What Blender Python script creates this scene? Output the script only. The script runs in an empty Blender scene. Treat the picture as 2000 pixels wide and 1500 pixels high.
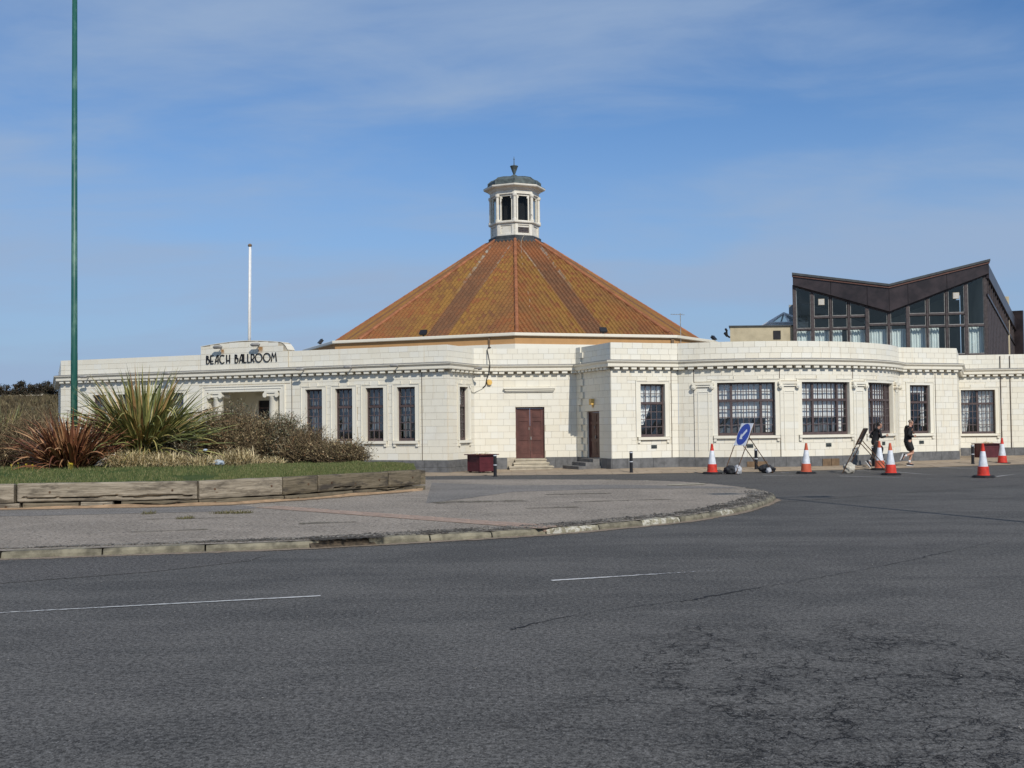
import bpy, bmesh, math, random
from mathutils import Vector, Matrix, noise
from mathutils.geometry import tessellate_polygon
random.seed(7)
PI = math.pi
R = math.radians
sc = bpy.context.scene
col = sc.collection

# ---------------------------------------------------------------- camera
cam = bpy.data.cameras.new('camera')
cam.sensor_fit = 'HORIZONTAL'
cam.sensor_width = 36.0
cam.lens = 38.7
cam.shift_y = 0.0072
cam.clip_start = 0.1
cam.clip_end = 5000
camo = bpy.data.objects.new('camera', cam)
camo.matrix_world = Matrix.Translation((0, 0, 1.7)) @ Matrix.Rotation(PI/2 + R(1.77), 4, 'X') @ Matrix.Rotation(R(-0.62), 4, 'Z')
col.objects.link(camo)
sc.camera = camo

# ---------------------------------------------------------------- sky, sun, exposure
SUN_H = Vector((0.375, -0.927, 0))          # horizontal direction towards the sun
SUN_EL = R(38)
world = bpy.data.worlds.new('World')
sc.world = world
world.use_nodes = True
wn, wl = world.node_tree.nodes, world.node_tree.links
wn.clear()
def N(tree, typ, **kw):
    n = tree.nodes.new(typ)
    for k, v in kw.items():
        setattr(n, k, v)
    return n
wt = world.node_tree
sky = N(wt, 'ShaderNodeTexSky', sky_type='NISHITA', sun_disc=False, sun_elevation=SUN_EL,
        sun_rotation=math.atan2(SUN_H.x, SUN_H.y), altitude=0.0, air_density=1.0, dust_density=0.6, ozone_density=2.5)
tc = N(wt, 'ShaderNodeTexCoord')
sep = N(wt, 'ShaderNodeSeparateXYZ')
wl.new(tc.outputs['Generated'], sep.inputs[0])
def wmath(op, a, b=None, c=None, clamp=False):
    n = N(wt, 'ShaderNodeMath', operation=op, use_clamp=clamp)
    for i, v in enumerate((a, b, c)):
        if v is None: continue
        if isinstance(v, (int, float)): n.inputs[i].default_value = v
        else: wl.new(v, n.inputs[i])
    return n.outputs[0]
zz = wmath('ADD', wmath('MAXIMUM', sep.outputs[2], 0.0), 0.16)
cx = wmath('DIVIDE', sep.outputs[0], zz)
cy = wmath('DIVIDE', sep.outputs[1], zz)
comb = N(wt, 'ShaderNodeCombineXYZ')
wl.new(cx, comb.inputs[0]); wl.new(cy, comb.inputs[1])
mp = N(wt, 'ShaderNodeMapping')
mp.inputs['Rotation'].default_value = (0, 0, R(24))
mp.inputs['Scale'].default_value = (0.55, 0.95, 1)
mp.inputs['Location'].default_value = (5.1, 2.087, 0)
wl.new(comb.outputs[0], mp.inputs[0])
n1 = N(wt, 'ShaderNodeTexNoise'); n1.inputs['Scale'].default_value = 1.1; n1.inputs['Detail'].default_value = 7; n1.inputs['Roughness'].default_value = 0.48; n1.inputs['Distortion'].default_value = 0.35
n2 = N(wt, 'ShaderNodeTexNoise'); n2.inputs['Scale'].default_value = 3.4; n2.inputs['Detail'].default_value = 6; n2.inputs['Roughness'].default_value = 0.6; n2.inputs['Distortion'].default_value = 0.4
wl.new(mp.outputs[0], n1.inputs['Vector']); wl.new(mp.outputs[0], n2.inputs['Vector'])
mr = N(wt, 'ShaderNodeMapRange', interpolation_type='SMOOTHSTEP')
wl.new(wmath('ADD', wmath('MULTIPLY', n1.outputs[0], 0.76), wmath('MULTIPLY', n2.outputs[0], 0.24)), mr.inputs[0])
mr.inputs[1].default_value = 0.39; mr.inputs[2].default_value = 0.62; mr.inputs[3].default_value = 0.03; mr.inputs[4].default_value = 0.88
mixc = N(wt, 'ShaderNodeMix', data_type='RGBA')
hz = N(wt, 'ShaderNodeMapRange', interpolation_type='SMOOTHSTEP')      # thin haze that thickens towards the horizon all round
wl.new(sep.outputs[2], hz.inputs[0]); hz.inputs[1].default_value = 0.34; hz.inputs[2].default_value = 0.0; hz.inputs[3].default_value = 0.0; hz.inputs[4].default_value = 0.85
wl.new(wmath('SUBTRACT', wmath('ADD', mr.outputs[0], hz.outputs[0]), wmath('MULTIPLY', mr.outputs[0], hz.outputs[0]), clamp=True), mixc.inputs[0])
tint = N(wt, 'ShaderNodeMix', data_type='RGBA', blend_type='MULTIPLY')
tint.inputs[0].default_value = 1.0
tint.inputs[7].default_value = (0.44, 0.66, 0.88, 1)
wl.new(sky.outputs[0], tint.inputs[6])
wl.new(tint.outputs[2], mixc.inputs[6])
mixc.inputs[7].default_value = (2.45, 3.32, 4.75, 1)
bg = N(wt, 'ShaderNodeBackground')
bg.inputs[1].default_value = 0.13
wl.new(mixc.outputs[2], bg.inputs[0])
wo = N(wt, 'ShaderNodeOutputWorld')
wl.new(bg.outputs[0], wo.inputs[0])

sun = bpy.data.lights.new('sun', 'SUN')
sun.energy = 3.75
sun.angle = R(0.53)
sun.color = (1.0, 0.945, 0.86)
suno = bpy.data.objects.new('sun', sun)
sd = Vector((SUN_H.x * math.cos(SUN_EL), SUN_H.y * math.cos(SUN_EL), math.sin(SUN_EL)))
suno.rotation_euler = sd.to_track_quat('Z', 'Y').to_euler()
suno.location = (20, -30, 40)
col.objects.link(suno)

sc.view_settings.view_transform = 'Standard'
sc.view_settings.look = 'None'
sc.view_settings.gamma = 1.0
sc.view_settings.use_curve_mapping = False
sc.view_settings.exposure = 0.0

# ---------------------------------------------------------------- material helpers
class NT:
    def __init__(self, name):
        self.m = bpy.data.materials.new(name); self.m.use_nodes = True
        self.t = self.m.node_tree; self.t.nodes.clear()
        self.out = self.n('ShaderNodeOutputMaterial')
        self.co = None
    def n(self, typ, **kw): return N(self.t, typ, **kw)
    def put(self, sock, v):
        if v is None: return
        if hasattr(v, 'is_linked') or isinstance(v, bpy.types.NodeSocket): self.t.links.new(v, sock)
        elif isinstance(v, (tuple, list)) and len(v) == 3 and sock.type == 'RGBA': sock.default_value = (*v, 1)
        else: sock.default_value = v
    def coord(self, kind='Object'):
        if self.co is None: self.co = self.n('ShaderNodeTexCoord')
        return self.co.outputs[kind]
    def map(self, vec, scale=(1, 1, 1), loc=(0, 0, 0), rot=(0, 0, 0)):
        m = self.n('ShaderNodeMapping'); self.put(m.inputs[0], vec)
        m.inputs['Scale'].default_value = scale; m.inputs['Location'].default_value = loc; m.inputs['Rotation'].default_value = rot
        return m.outputs[0]
    def noise(self, vec, scale, detail=4, rough=0.55, dist=0.0, out=0):
        n = self.n('ShaderNodeTexNoise'); self.put(n.inputs['Vector'], vec)
        n.inputs['Scale'].default_value = scale; n.inputs['Detail'].default_value = detail
        n.inputs['Roughness'].default_value = rough; n.inputs['Distortion'].default_value = dist
        return n.outputs[out]
    def vor(self, vec, scale, feature='F1', out='Distance', rnd=1.0):
        n = self.n('ShaderNodeTexVoronoi', feature=feature); self.put(n.inputs['Vector'], vec)
        n.inputs['Scale'].default_value = scale; n.inputs['Randomness'].default_value = rnd
        return n.outputs[out]
    def math(self, op, a, b=None, c=None, clamp=False):
        n = self.n('ShaderNodeMath', operation=op, use_clamp=clamp)
        for i, v in enumerate((a, b, c)): self.put(n.inputs[i], v)
        return n.outputs[0]
    def rng(self, v, a, b, c=0.0, d=1.0, smooth=True):
        n = self.n('ShaderNodeMapRange', interpolation_type='SMOOTHSTEP' if smooth else 'LINEAR')
        for i, x in enumerate((v, a, b, c, d)): self.put(n.inputs[i], x)
        return n.outputs[0]
    def mix(self, f, a, b, blend='MIX'):
        n = self.n('ShaderNodeMix', data_type='RGBA', blend_type=blend)
        self.put(n.inputs[0], f); self.put(n.inputs[6], a); self.put(n.inputs[7], b)
        return n.outputs[2]
    def ramp(self, v, stops, interp='LINEAR'):
        n = self.n('ShaderNodeValToRGB'); self.put(n.inputs[0], v)
        e = n.color_ramp.elements; n.color_ramp.interpolation = interp
        while len(e) < len(stops): e.new(0.5)
        for i, (p, c) in enumerate(stops): e[i].position = p; e[i].color = (*c, 1)
        return n.outputs[0]
    def bump(self, h, strength=0.4, dist=0.01):
        n = self.n('ShaderNodeBump'); self.put(n.inputs['Height'], h)
        n.inputs['Strength'].default_value = strength; n.inputs['Distance'].default_value = dist
        return n.outputs[0]
    def sep(self, v):
        n = self.n('ShaderNodeSeparateXYZ'); self.put(n.inputs[0], v); return n.outputs
    def principled(self, color, rough=0.6, normal=None, spec=0.5, metal=0.0, **kw):
        p = self.n('ShaderNodeBsdfPrincipled')
        self.put(p.inputs['Base Color'], color); self.put(p.inputs['Roughness'], rough)
        self.put(p.inputs['Specular IOR Level'], spec); self.put(p.inputs['Metallic'], metal)
        if normal is not None: self.put(p.inputs['Normal'], normal)
        for k, v in kw.items(): self.put(p.inputs[k], v)
        self.t.links.new(p.outputs[0], self.out.inputs[0])
        return self.m
    def island(self): return self.n('ShaderNodeNewGeometry').outputs['Random Per Island']
    def orand(self): return self.n('ShaderNodeObjectInfo').outputs['Random']
    def rand(self): return self.math('FRACT', self.math('ADD', self.island(), self.orand()))

def simple(name, c, rough=0.6, var=0.25, scale=6, spec=0.4, metal=0.0, bump=0.15, bscale=40, bdist=0.004):
    t = NT(name); v = t.coord()
    f = t.noise(v, scale, 5, 0.6)
    f2 = t.math('ADD', t.math('MULTIPLY', t.rng(f, 0.3, 0.7), 0.75), t.math('MULTIPLY', t.rand(), 0.25))
    c0 = tuple(x * (1 - var) for x in c); c1 = tuple(min(1, x * (1 + var)) for x in c)
    return t.principled(t.mix(f2, c0, c1), rough, t.bump(t.noise(v, bscale, 4), bump, bdist), spec, metal)

MT = {}
# glazed cream blocks
def mat_faience():
    t = NT('faience'); v = t.coord('Object'); r = t.rand()
    base = t.ramp(r, [(0, (0.715, 0.665, 0.54)), (0.12, (0.74, 0.695, 0.575)), (0.7, (0.755, 0.715, 0.60)), (1, (0.74, 0.715, 0.625))])
    g = t.n('ShaderNodeNewGeometry').outputs['Position']
    st = t.noise(t.map(g, (4.5, 4.5, 0.22)), 1.0, 5, 0.68)
    c = t.mix(t.rng(st, 0.56, 0.78, 0, 0.50), base, (0.60, 0.45, 0.25))
    sp = t.noise(g, 1.3, 5, 0.6)
    c = t.mix(t.rng(sp, 0.5, 0.75, 0, 0.22), c, (0.50, 0.46, 0.38))
    ch = t.noise(g, 19, 3, 0.7)
    c = t.mix(t.rng(ch, 0.73, 0.78, 0, 0.45), c, (0.34, 0.28, 0.20))
    return t.principled(c, 0.34, t.bump(t.noise(g, 9, 3), 0.10, 0.01), 0.45)
MT['faience'] = mat_faience()
MT['mortar'] = simple('mortar', (0.42, 0.37, 0.285), 0.9)
MT['trim'] = mat_faience(); MT['trim'].name = 'faience_trim'
MT['plinth'] = simple('plinth_stone', (0.125, 0.125, 0.125), 0.75, 0.3, 5)
MT['frame'] = simple('brown_frame', (0.080, 0.056, 0.054), 0.5, 0.2)
MT['bars'] = simple('grey_bar', (0.11, 0.085, 0.085), 0.5, 0.15)
MT['door'] = simple('brown_door', (0.100, 0.040, 0.031), 0.5, 0.3, 3)
MT['maroon'] = simple('maroon_board', (0.075, 0.012, 0.017), 0.55, 0.25, 4)
MT['white_paint'] = simple('white_paint', (0.72, 0.70, 0.66), 0.5, 0.08)
MT['tan'] = simple('tan_render', (0.44, 0.25, 0.105), 0.85, 0.08, 2)
MT['black'] = simple('black_metal', (0.014, 0.014, 0.016), 0.45, 0.2)
MT['rubber'] = simple('rubber', (0.018, 0.018, 0.02), 0.8, 0.3)
MT['steel_rust'] = simple('rusty_steel', (0.10, 0.055, 0.03), 0.7, 0.5, 14, metal=0.3)
MT['lampgrey'] = simple('lamp_grey', (0.26, 0.25, 0.23), 0.5, 0.3)
MT['alarm'] = simple('alarm_yellow', (0.66, 0.42, 0.12), 0.5, 0.1)
MT['step'] = simple('step_stone', (0.42, 0.37, 0.28), 0.8, 0.25, 4)
MT['step_dark'] = simple('dark_step_stone', (0.15, 0.145, 0.14), 0.75, 0.3, 4)  # side door steps, darker than the main entrance steps
MT['copper'] = simple('weathered_copper', (0.075, 0.092, 0.088), 0.65, 0.5, 5)
MT['lead'] = simple('lead_dark', (0.045, 0.05, 0.052), 0.6, 0.4, 4)
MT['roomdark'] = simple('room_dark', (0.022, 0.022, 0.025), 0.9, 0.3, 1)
MT['roofgrey'] = simple('flat_roof', (0.16, 0.15, 0.14), 0.9, 0.3, 1)
MT['curtain'] = simple('white_curtain', (0.84, 0.84, 0.82), 0.9, 0.06, 2)
MT['bluecurtain'] = simple('pale_curtain', (0.74, 0.82, 0.83), 0.9, 0.08, 2)
MT['greyblind'] = simple('grey_blind', (0.13, 0.145, 0.165), 0.9, 0.3, 1.4)
MT['officeblind'] = simple('office_blind', (0.17, 0.185, 0.20), 0.9, 0.35, 1.1)
MT['brownclad'] = simple('brown_cladding', (0.030, 0.021, 0.021), 0.34, 0.6, 1.6)
MT['browntimber'] = simple('brown_timber', (0.060, 0.047, 0.046), 0.7, 0.45, 7)
MT['rustlip'] = simple('red_brown_lip', (0.10, 0.045, 0.032), 0.6, 0.3)
MT['beige'] = simple('beige_render', (0.42, 0.36, 0.24), 0.9, 0.18, 1.5)
MT['soil'] = simple('soil', (0.05, 0.036, 0.024), 0.95, 0.4, 9)
MT['plinthboard'] = simple('brown_board', (0.16, 0.105, 0.06), 0.8, 0.3)
MT['pipe'] = simple('dark_joint', (0.10, 0.07, 0.045), 0.7, 0.3)
def mat_lantern():
    t = NT('peeling_white_paint'); g = t.n('ShaderNodeNewGeometry').outputs['Position']
    pe = t.noise(g, 3.3, 6, 0.7); st = t.noise(t.map(g, (6, 6, 0.7)), 1, 5, 0.7)
    c = t.mix(t.rng(pe, 0.3, 0.7), (0.60, 0.56, 0.46), (0.72, 0.69, 0.61))
    c = t.mix(t.rng(t.math('ADD', t.math('MULTIPLY', pe, 0.6), t.math('MULTIPLY', st, 0.4)), 0.575, 0.63, 0, 0.9), c, (0.12, 0.095, 0.07))
    return t.principled(c, 0.6, t.bump(pe, 0.3, 0.02))
MT['lantern'] = mat_lantern()
def mat_glass(name, tint, refl, gc=(0.95, 0.97, 1)):
    t = NT(name)
    tr = t.n('ShaderNodeBsdfTransparent'); tr.inputs[0].default_value = (*tint, 1)
    gl = t.n('ShaderNodeBsdfGlossy'); gl.inputs['Roughness'].default_value = 0.03; gl.inputs[0].default_value = (*gc, 1)
    fr = t.n('ShaderNodeLayerWeight'); fr.inputs['Blend'].default_value = 0.5
    f = t.math('ADD', t.math('MULTIPLY', t.math('POWER', fr.outputs['Facing'], 5.0), 0.9), 0.04 + refl, clamp=True)
    mx = t.n('ShaderNodeMixShader'); t.put(mx.inputs[0], f)
    t.t.links.new(tr.outputs[0], mx.inputs[1]); t.t.links.new(gl.outputs[0], mx.inputs[2])
    t.t.links.new(mx.outputs[0], t.out.inputs[0])
    return t.m
MT['glass'] = mat_glass('window_glass', (0.90, 0.92, 0.92), 0.06)
MT['darkglass'] = mat_glass('tinted_glass', (0.82, 0.84, 0.82), 0.02, (0.85, 0.82, 0.74))
MT['lanternglass'] = mat_glass('lantern_glass', (0.70, 0.72, 0.70), -0.025, (0.8, 0.8, 0.78))

# ---------------------------------------------------------------- mesh helpers
class MB:
    def __init__(self): self.v = []; self.f = []
    def add(self, vs, fs):
        b = len(self.v); self.v.extend(tuple(p) for p in vs); self.f.extend(tuple(i + b for i in q) for q in fs)
    def box(self, a, b, m=None):
        x0, y0, z0 = a; x1, y1, z1 = b
        vs = [(x0,y0,z0),(x1,y0,z0),(x1,y1,z0),(x0,y1,z0),(x0,y0,z1),(x1,y0,z1),(x1,y1,z1),(x0,y1,z1)]
        if m is not None: vs = [m @ Vector(p) for p in vs]
        self.add(vs, BOXF)
    def tube(self, pts, rad, n=8, cap=True):
        pts = [Vector(p) for p in pts]
        if not isinstance(rad, (list, tuple)): rad = [rad] * len(pts)
        b = len(self.v); up = Vector((0.13, 0.31, 0.94)).normalized()
        for i, p in enumerate(pts):
            d = (pts[min(i + 1, len(pts) - 1)] - pts[max(i - 1, 0)])
            if d.length < 1e-9: d = Vector((0, 0, 1))
            d.normalize()
            a = d.cross(up)
            if a.length < 1e-3: a = d.cross(Vector((1, 0, 0)))
            a.normalize(); c = d.cross(a)
            for k in range(n):
                an = 2 * PI * k / n
                q = p + (a * math.cos(an) + c * math.sin(an)) * rad[i]
                self.v.append(tuple(q))
        for i in range(len(pts) - 1):
            for k in range(n):
                k2 = (k + 1) % n
                self.f.append((b + i*n + k, b + (i+1)*n + k, b + (i+1)*n + k2, b + i*n + k2))
        if cap:
            self.f.append(tuple(b + k for k in range(n)))
            e = b + (len(pts) - 1) * n
            self.f.append(tuple(e + n - 1 - k for k in range(n)))
    def lathe(self, prof, n=24, c=(0, 0), phase=0.0, cap=True):
        b = len(self.v)
        for (r, z) in prof:
            for k in range(n):
                a = phase + 2 * PI * k / n
                self.v.append((c[0] + r * math.cos(a), c[1] + r * math.sin(a), z))
        for i in range(len(prof) - 1):
            for k in range(n):
                k2 = (k + 1) % n
                self.f.append((b + i*n + k, b + i*n + k2, b + (i+1)*n + k2, b + (i+1)*n + k))
        if cap:
            self.f.append(tuple(b + n - 1 - k for k in range(n)))
            e = b + (len(prof) - 1) * n
            self.f.append(tuple(e + k for k in range(n)))
BOXF = [(0,3,2,1),(4,5,6,7),(0,1,5,4),(1,2,6,5),(2,3,7,6),(3,0,4,7)]

WL = {}
def mesh(name, mb, mat, smooth=False):
    me = bpy.data.meshes.new(name); me.from_pydata(mb.v, [], mb.f); me.update()
    if mat is not None:
        for m in (mat if isinstance(mat, (list, tuple)) else [mat]): me.materials.append(m)
    if smooth:
        me.polygons.foreach_set('use_smooth', [True] * len(me.polygons))
    return me
def link(name, me, parent=None, world=False):
    o = bpy.data.objects.new(name, me); col.objects.link(o)
    if parent is not None:
        o.parent = parent
        if world and parent in WL:
            o.matrix_parent_inverse = WL[parent].inverted()
    return o
def mk(name, mb, mat, parent=None, smooth=False, world=True):
    return link(name, mesh(name, mb, mat, smooth), parent, world)
def tag(o, label, cat, group=None):
    o['label'] = label; o['category'] = cat
    if group: o['group'] = group
    return o
def thing(name, loc, label, cat, group=None, rz=0.0):
    o = bpy.data.objects.new(name, None); o.empty_display_size = 0.2
    o.location = loc; o.rotation_euler = (0, 0, rz); col.objects.link(o)
    WL[o] = Matrix.Translation(loc) @ Matrix.Rotation(rz, 4, 'Z')
    return tag(o, label, cat, group)
def struct(o, kind='structure'):
    o['kind'] = kind; return o
def copy_tree(o, parent=None):
    c = o.copy(); col.objects.link(c)
    if parent is not None: c.parent = parent
    for ch in list(o.children): copy_tree(ch, c)
    return c
def fill(pts, z):
    tri = tessellate_polygon([[Vector((p[0], p[1], 0)) for p in pts]])
    mb = MB(); mb.v = [(p[0], p[1], z if not callable(z) else z(p)) for p in pts]
    for t in tri:
        a, b, c = (Vector(mb.v[i]) for i in t)
        mb.f.append(tuple(t) if (b - a).cross(c - a).z > 0 else tuple(reversed(t)))
    return mb
def smooth_line(pts, n=6):
    out = []
    P = [Vector(p) for p in pts]
    for i in range(len(P) - 1):
        p0 = P[max(i-1, 0)]; p1 = P[i]; p2 = P[i+1]; p3 = P[min(i+2, len(P)-1)]
        for k in range(n):
            t = k / n
            out.append(0.5 * ((2*p1) + (p2-p0)*t + (2*p0-5*p1+4*p2-p3)*t*t + (3*p1-p0-3*p2+p3)*t**3))
    out.append(P[-1]); return out

# a wall line: t runs along it, d points out of the wall, z up
class Line:
    def __init__(self, A, B):
        self.A = Vector(A); self.B = Vector(B); self.L = (self.B - self.A).length
        self.u = (self.B - self.A) / self.L; self.n = Vector((self.u.y, -self.u.x)); self.curved = False
    def P(self, t, d, z):
        p = self.A + self.u * t + self.n * d; return (p.x, p.y, z)
    def frame(self, t): return self.u, self.n
class Arc:
    def __init__(self, c, r, a0, a1, rot):
        # angle a measured from the outward axis; t = r * a (t = 0 on the axis)
        self.c = Vector(c); self.r = r; self.a0 = a0; self.a1 = a1; self.rot = rot
        self.ux = Vector((math.cos(rot), math.sin(rot))); self.nx = Vector((math.sin(rot), -math.cos(rot)))
        self.t0 = a0 * r; self.t1 = a1 * r; self.curved = True
    def P(self, t, d, z):
        a = t / self.r; p = self.c + (self.ux * math.sin(a) + self.nx * math.cos(a)) * (self.r + d); return (p.x, p.y, z)
    def frame(self, t):
        a = t / self.r
        n = self.ux * math.sin(a) + self.nx * math.cos(a); return Vector((-n.y, n.x)), n
def pbox(mb, W, t0, t1, d0, d1, z0, z1, back=True):
    k = max(1, int((t1 - t0) / 0.35)) if W.curved else 1
    b = len(mb.v)
    for i in range(k + 1):
        t = t0 + (t1 - t0) * i / k
        mb.v += [W.P(t, d0, z0), W.P(t, d1, z0), W.P(t, d1, z1), W.P(t, d0, z1)]
    for i in range(k):
        a = b + 4*i; c = a + 4
        mb.f += [(a+1, c+1, c+2, a+2), (a+2, c+2, c+3, a+3), (a, c, c+1, a+1)]
        if back: mb.f.append((a+3, c+3, c, a))
    e = b + 4*k
    mb.f += [(b, b+1, b+2, b+3), (e+3, e+2, e+1, e)]

# ================================================================ GROUND MATERIALS
def mat_asphalt(name, lo, hi, cracks=False, warm=0.0, speck=0.5, bluish=0.0):
    t = NT(name); v = t.coord()
    big = t.noise(v, 0.35, 5, 0.6, 0.4); mid = t.noise(t.map(v, (1, 2.2, 1), rot=(0, 0, R(-12))), 1.3, 5, 0.6)
    lane = t.noise(t.map(v, (0.10, 0.85, 1), rot=(0, 0, R(-20))), 1.0, 4, 0.55)
    f = t.rng(t.math('ADD', t.math('ADD', t.math('MULTIPLY', big, 0.35), t.math('MULTIPLY', mid, 0.3)), t.math('MULTIPLY', lane, 0.35)), 0.40, 0.60)
    c = t.mix(f, lo, hi)
    gr = t.math('ADD', t.math('MULTIPLY', t.noise(v, 80, 3, 0.8), 0.45), t.math('MULTIPLY', t.noise(t.map(v, loc=(3, 5, 0)), 26, 4, 0.8), 0.55))
    c = t.mix(t.rng(gr, 0.42, 0.58, 0, 1), t.mix(0.62, c, (0.010, 0.010, 0.010)), t.mix(0.34, c, (0.27, 0.26, 0.245)))
    cell = t.n('ShaderNodeTexVoronoi', feature='F1'); t.put(cell.inputs['Vector'], v); cell.inputs['Scale'].default_value = 52
    cr = t.sep(cell.outputs['Color'])
    spk = t.math('MULTIPLY', t.rng(cell.outputs['Distance'], 0.36, 0.16), t.rng(cr[0], 1.0 - speck * 0.45, 1.0 - speck * 0.25))
    c = t.mix(t.math('MULTIPLY', spk, 0.5), c, (0.36, 0.35, 0.33))
    dsp = t.math('MULTIPLY', t.rng(cell.outputs['Distance'], 0.40, 0.2), t.rng(cr[1], 0.80, 0.86))
    c = t.mix(t.math('MULTIPLY', dsp, 0.5), c, (0.012, 0.012, 0.013))
    stain = t.noise(v, 0.9, 6, 0.7, 0.6)
    c = t.mix(t.rng(stain, 0.6, 0.76, 0, 0.4), c, (0.022, 0.022, 0.024))
    h = t.math('ADD', gr, t.math('MULTIPLY', t.rng(cell.outputs['Distance'], 0.5, 0.1), 0.5))
    if cracks:
        s = t.sep(v)
        dx = t.math('DIVIDE', t.math('SUBTRACT', s[0], 2.35), 2.4); dy = t.math('DIVIDE', t.math('SUBTRACT', s[1], 6.9), 3.1)
        dd = t.math('SQRT', t.math('ADD', t.math('MULTIPLY', dx, dx), t.math('MULTIPLY', dy, dy)))
        reg = t.rng(t.math('ADD', dd, t.math('MULTIPLY', t.math('SUBTRACT', t.noise(v, 0.9, 3), 0.5), 1.4)), 1.05, 0.55)
        wv = t.n('ShaderNodeVectorMath', operation='ADD'); t.put(wv.inputs[0], v)
        nz = t.n('ShaderNodeTexNoise'); t.put(nz.inputs['Vector'], v); nz.inputs['Scale'].default_value = 2.6; nz.inputs['Detail'].default_value = 5; nz.inputs['Roughness'].default_value = 0.65
        vm = t.n('ShaderNodeVectorMath', operation='SCALE'); t.put(vm.inputs[0], nz.outputs['Color']); vm.inputs['Scale'].default_value = 0.55
        t.put(wv.inputs[1], vm.outputs[0])
        e1 = t.vor(wv.outputs[0], 2.7, 'DISTANCE_TO_EDGE'); e2 = t.vor(wv.outputs[0], 7.5, 'DISTANCE_TO_EDGE')
        br = t.noise(v, 1.7, 4, 0.6); br2 = t.noise(t.map(v, loc=(7, 3, 1)), 2.3, 4, 0.6)
        k1 = t.math('MULTIPLY', t.rng(e1, 0.030, 0.0), t.rng(br, 0.36, 0.54))
        halo = t.math('MULTIPLY', t.math('MULTIPLY', t.rng(e1, 0.16, 0.0), t.rng(br, 0.42, 0.60)), reg)
        c = t.mix(t.math('MULTIPLY', halo, 0.22), c, (0.020, 0.020, 0.021))
        k2 = t.math('MULTIPLY', t.rng(e2, 0.055, 0.0), t.rng(br2, 0.44, 0.58))
        k = t.math('MULTIPLY', t.math('MAXIMUM', k1, k2), reg)
        tar = t.math('MULTIPLY', t.rng(t.noise(v, 3.1, 6, 0.72), 0.56, 0.70), reg)
        c = t.mix(t.math('MULTIPLY', tar, 0.48), c, (0.012, 0.012, 0.014))
        c = t.mix(t.math('MULTIPLY', k, 0.88), c, (0.006, 0.006, 0.007))
        h = t.math('SUBTRACT', h, t.math('MULTIPLY', k, 2.0))
    return t.principled(c, 0.9, t.bump(h, 0.6, 0.006), 0.14)
MT['road'] = mat_asphalt('asphalt', (0.054, 0.052, 0.048), (0.122, 0.115, 0.104), cracks=True)
MT['roadpatch'] = mat_asphalt('asphalt_coarse', (0.074, 0.068, 0.062), (0.106, 0.097, 0.088), speck=0.7)
MT['roadfar'] = mat_asphalt('asphalt_far', (0.068, 0.063, 0.057), (0.098, 0.091, 0.082), speck=0.6)
def mat_island():
    t = NT('island_asphalt'); v = t.coord()
    big = t.noise(v, 0.5, 6, 0.65, 0.5); st = t.noise(t.map(v, (0.5, 2.6, 1), rot=(0, 0, R(8))), 1.0, 6, 0.65)
    c = t.mix(t.rng(big, 0.38, 0.62), (0.235, 0.192, 0.145), (0.345, 0.285, 0.220))
    c = t.mix(t.rng(st, 0.55, 0.72, 0, 0.55), c, (0.16, 0.128, 0.095))
    gr = t.math('ADD', t.math('MULTIPLY', t.noise(v, 60, 3, 0.75), 0.45), t.math('MULTIPLY', t.noise(t.map(v, loc=(2, 9, 0)), 19, 4, 0.75), 0.55))
    c = t.mix(t.rng(gr, 0.38, 0.62), t.mix(0.62, c, (0.045, 0.038, 0.032)), t.mix(0.42, c, (0.50, 0.46, 0.40)))
    cell = t.n('ShaderNodeTexVoronoi', feature='F1'); t.put(cell.inputs['Vector'], v); cell.inputs['Scale'].default_value = 17
    cr = t.sep(cell.outputs['Color'])
    c = t.mix(t.math('MULTIPLY', t.rng(cell.outputs['Distance'], 0.4, 0.2), t.rng(cr[0], 0.86, 0.9)), c, (0.40, 0.37, 0.33))
    c = t.mix(t.math('MULTIPLY', t.rng(cell.outputs['Distance'], 0.4, 0.2), t.rng(cr[1], 0.82, 0.86)), c, (0.03, 0.028, 0.027))
    mo = t.noise(t.map(v, (0.7, 2.0, 1)), 1.6, 7, 0.72, 0.3)
    c = t.mix(t.rng(mo, 0.64, 0.72, 0, 0.75), c, (0.055, 0.050, 0.026))
    return t.principled(c, 0.92, t.bump(gr, 0.6, 0.008), 0.12)
MT['island'] = mat_island()
MT['bluepatch'] = mat_asphalt('grey_patch', (0.225, 0.205, 0.178), (0.300, 0.270, 0.236), speck=0.3)
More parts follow.
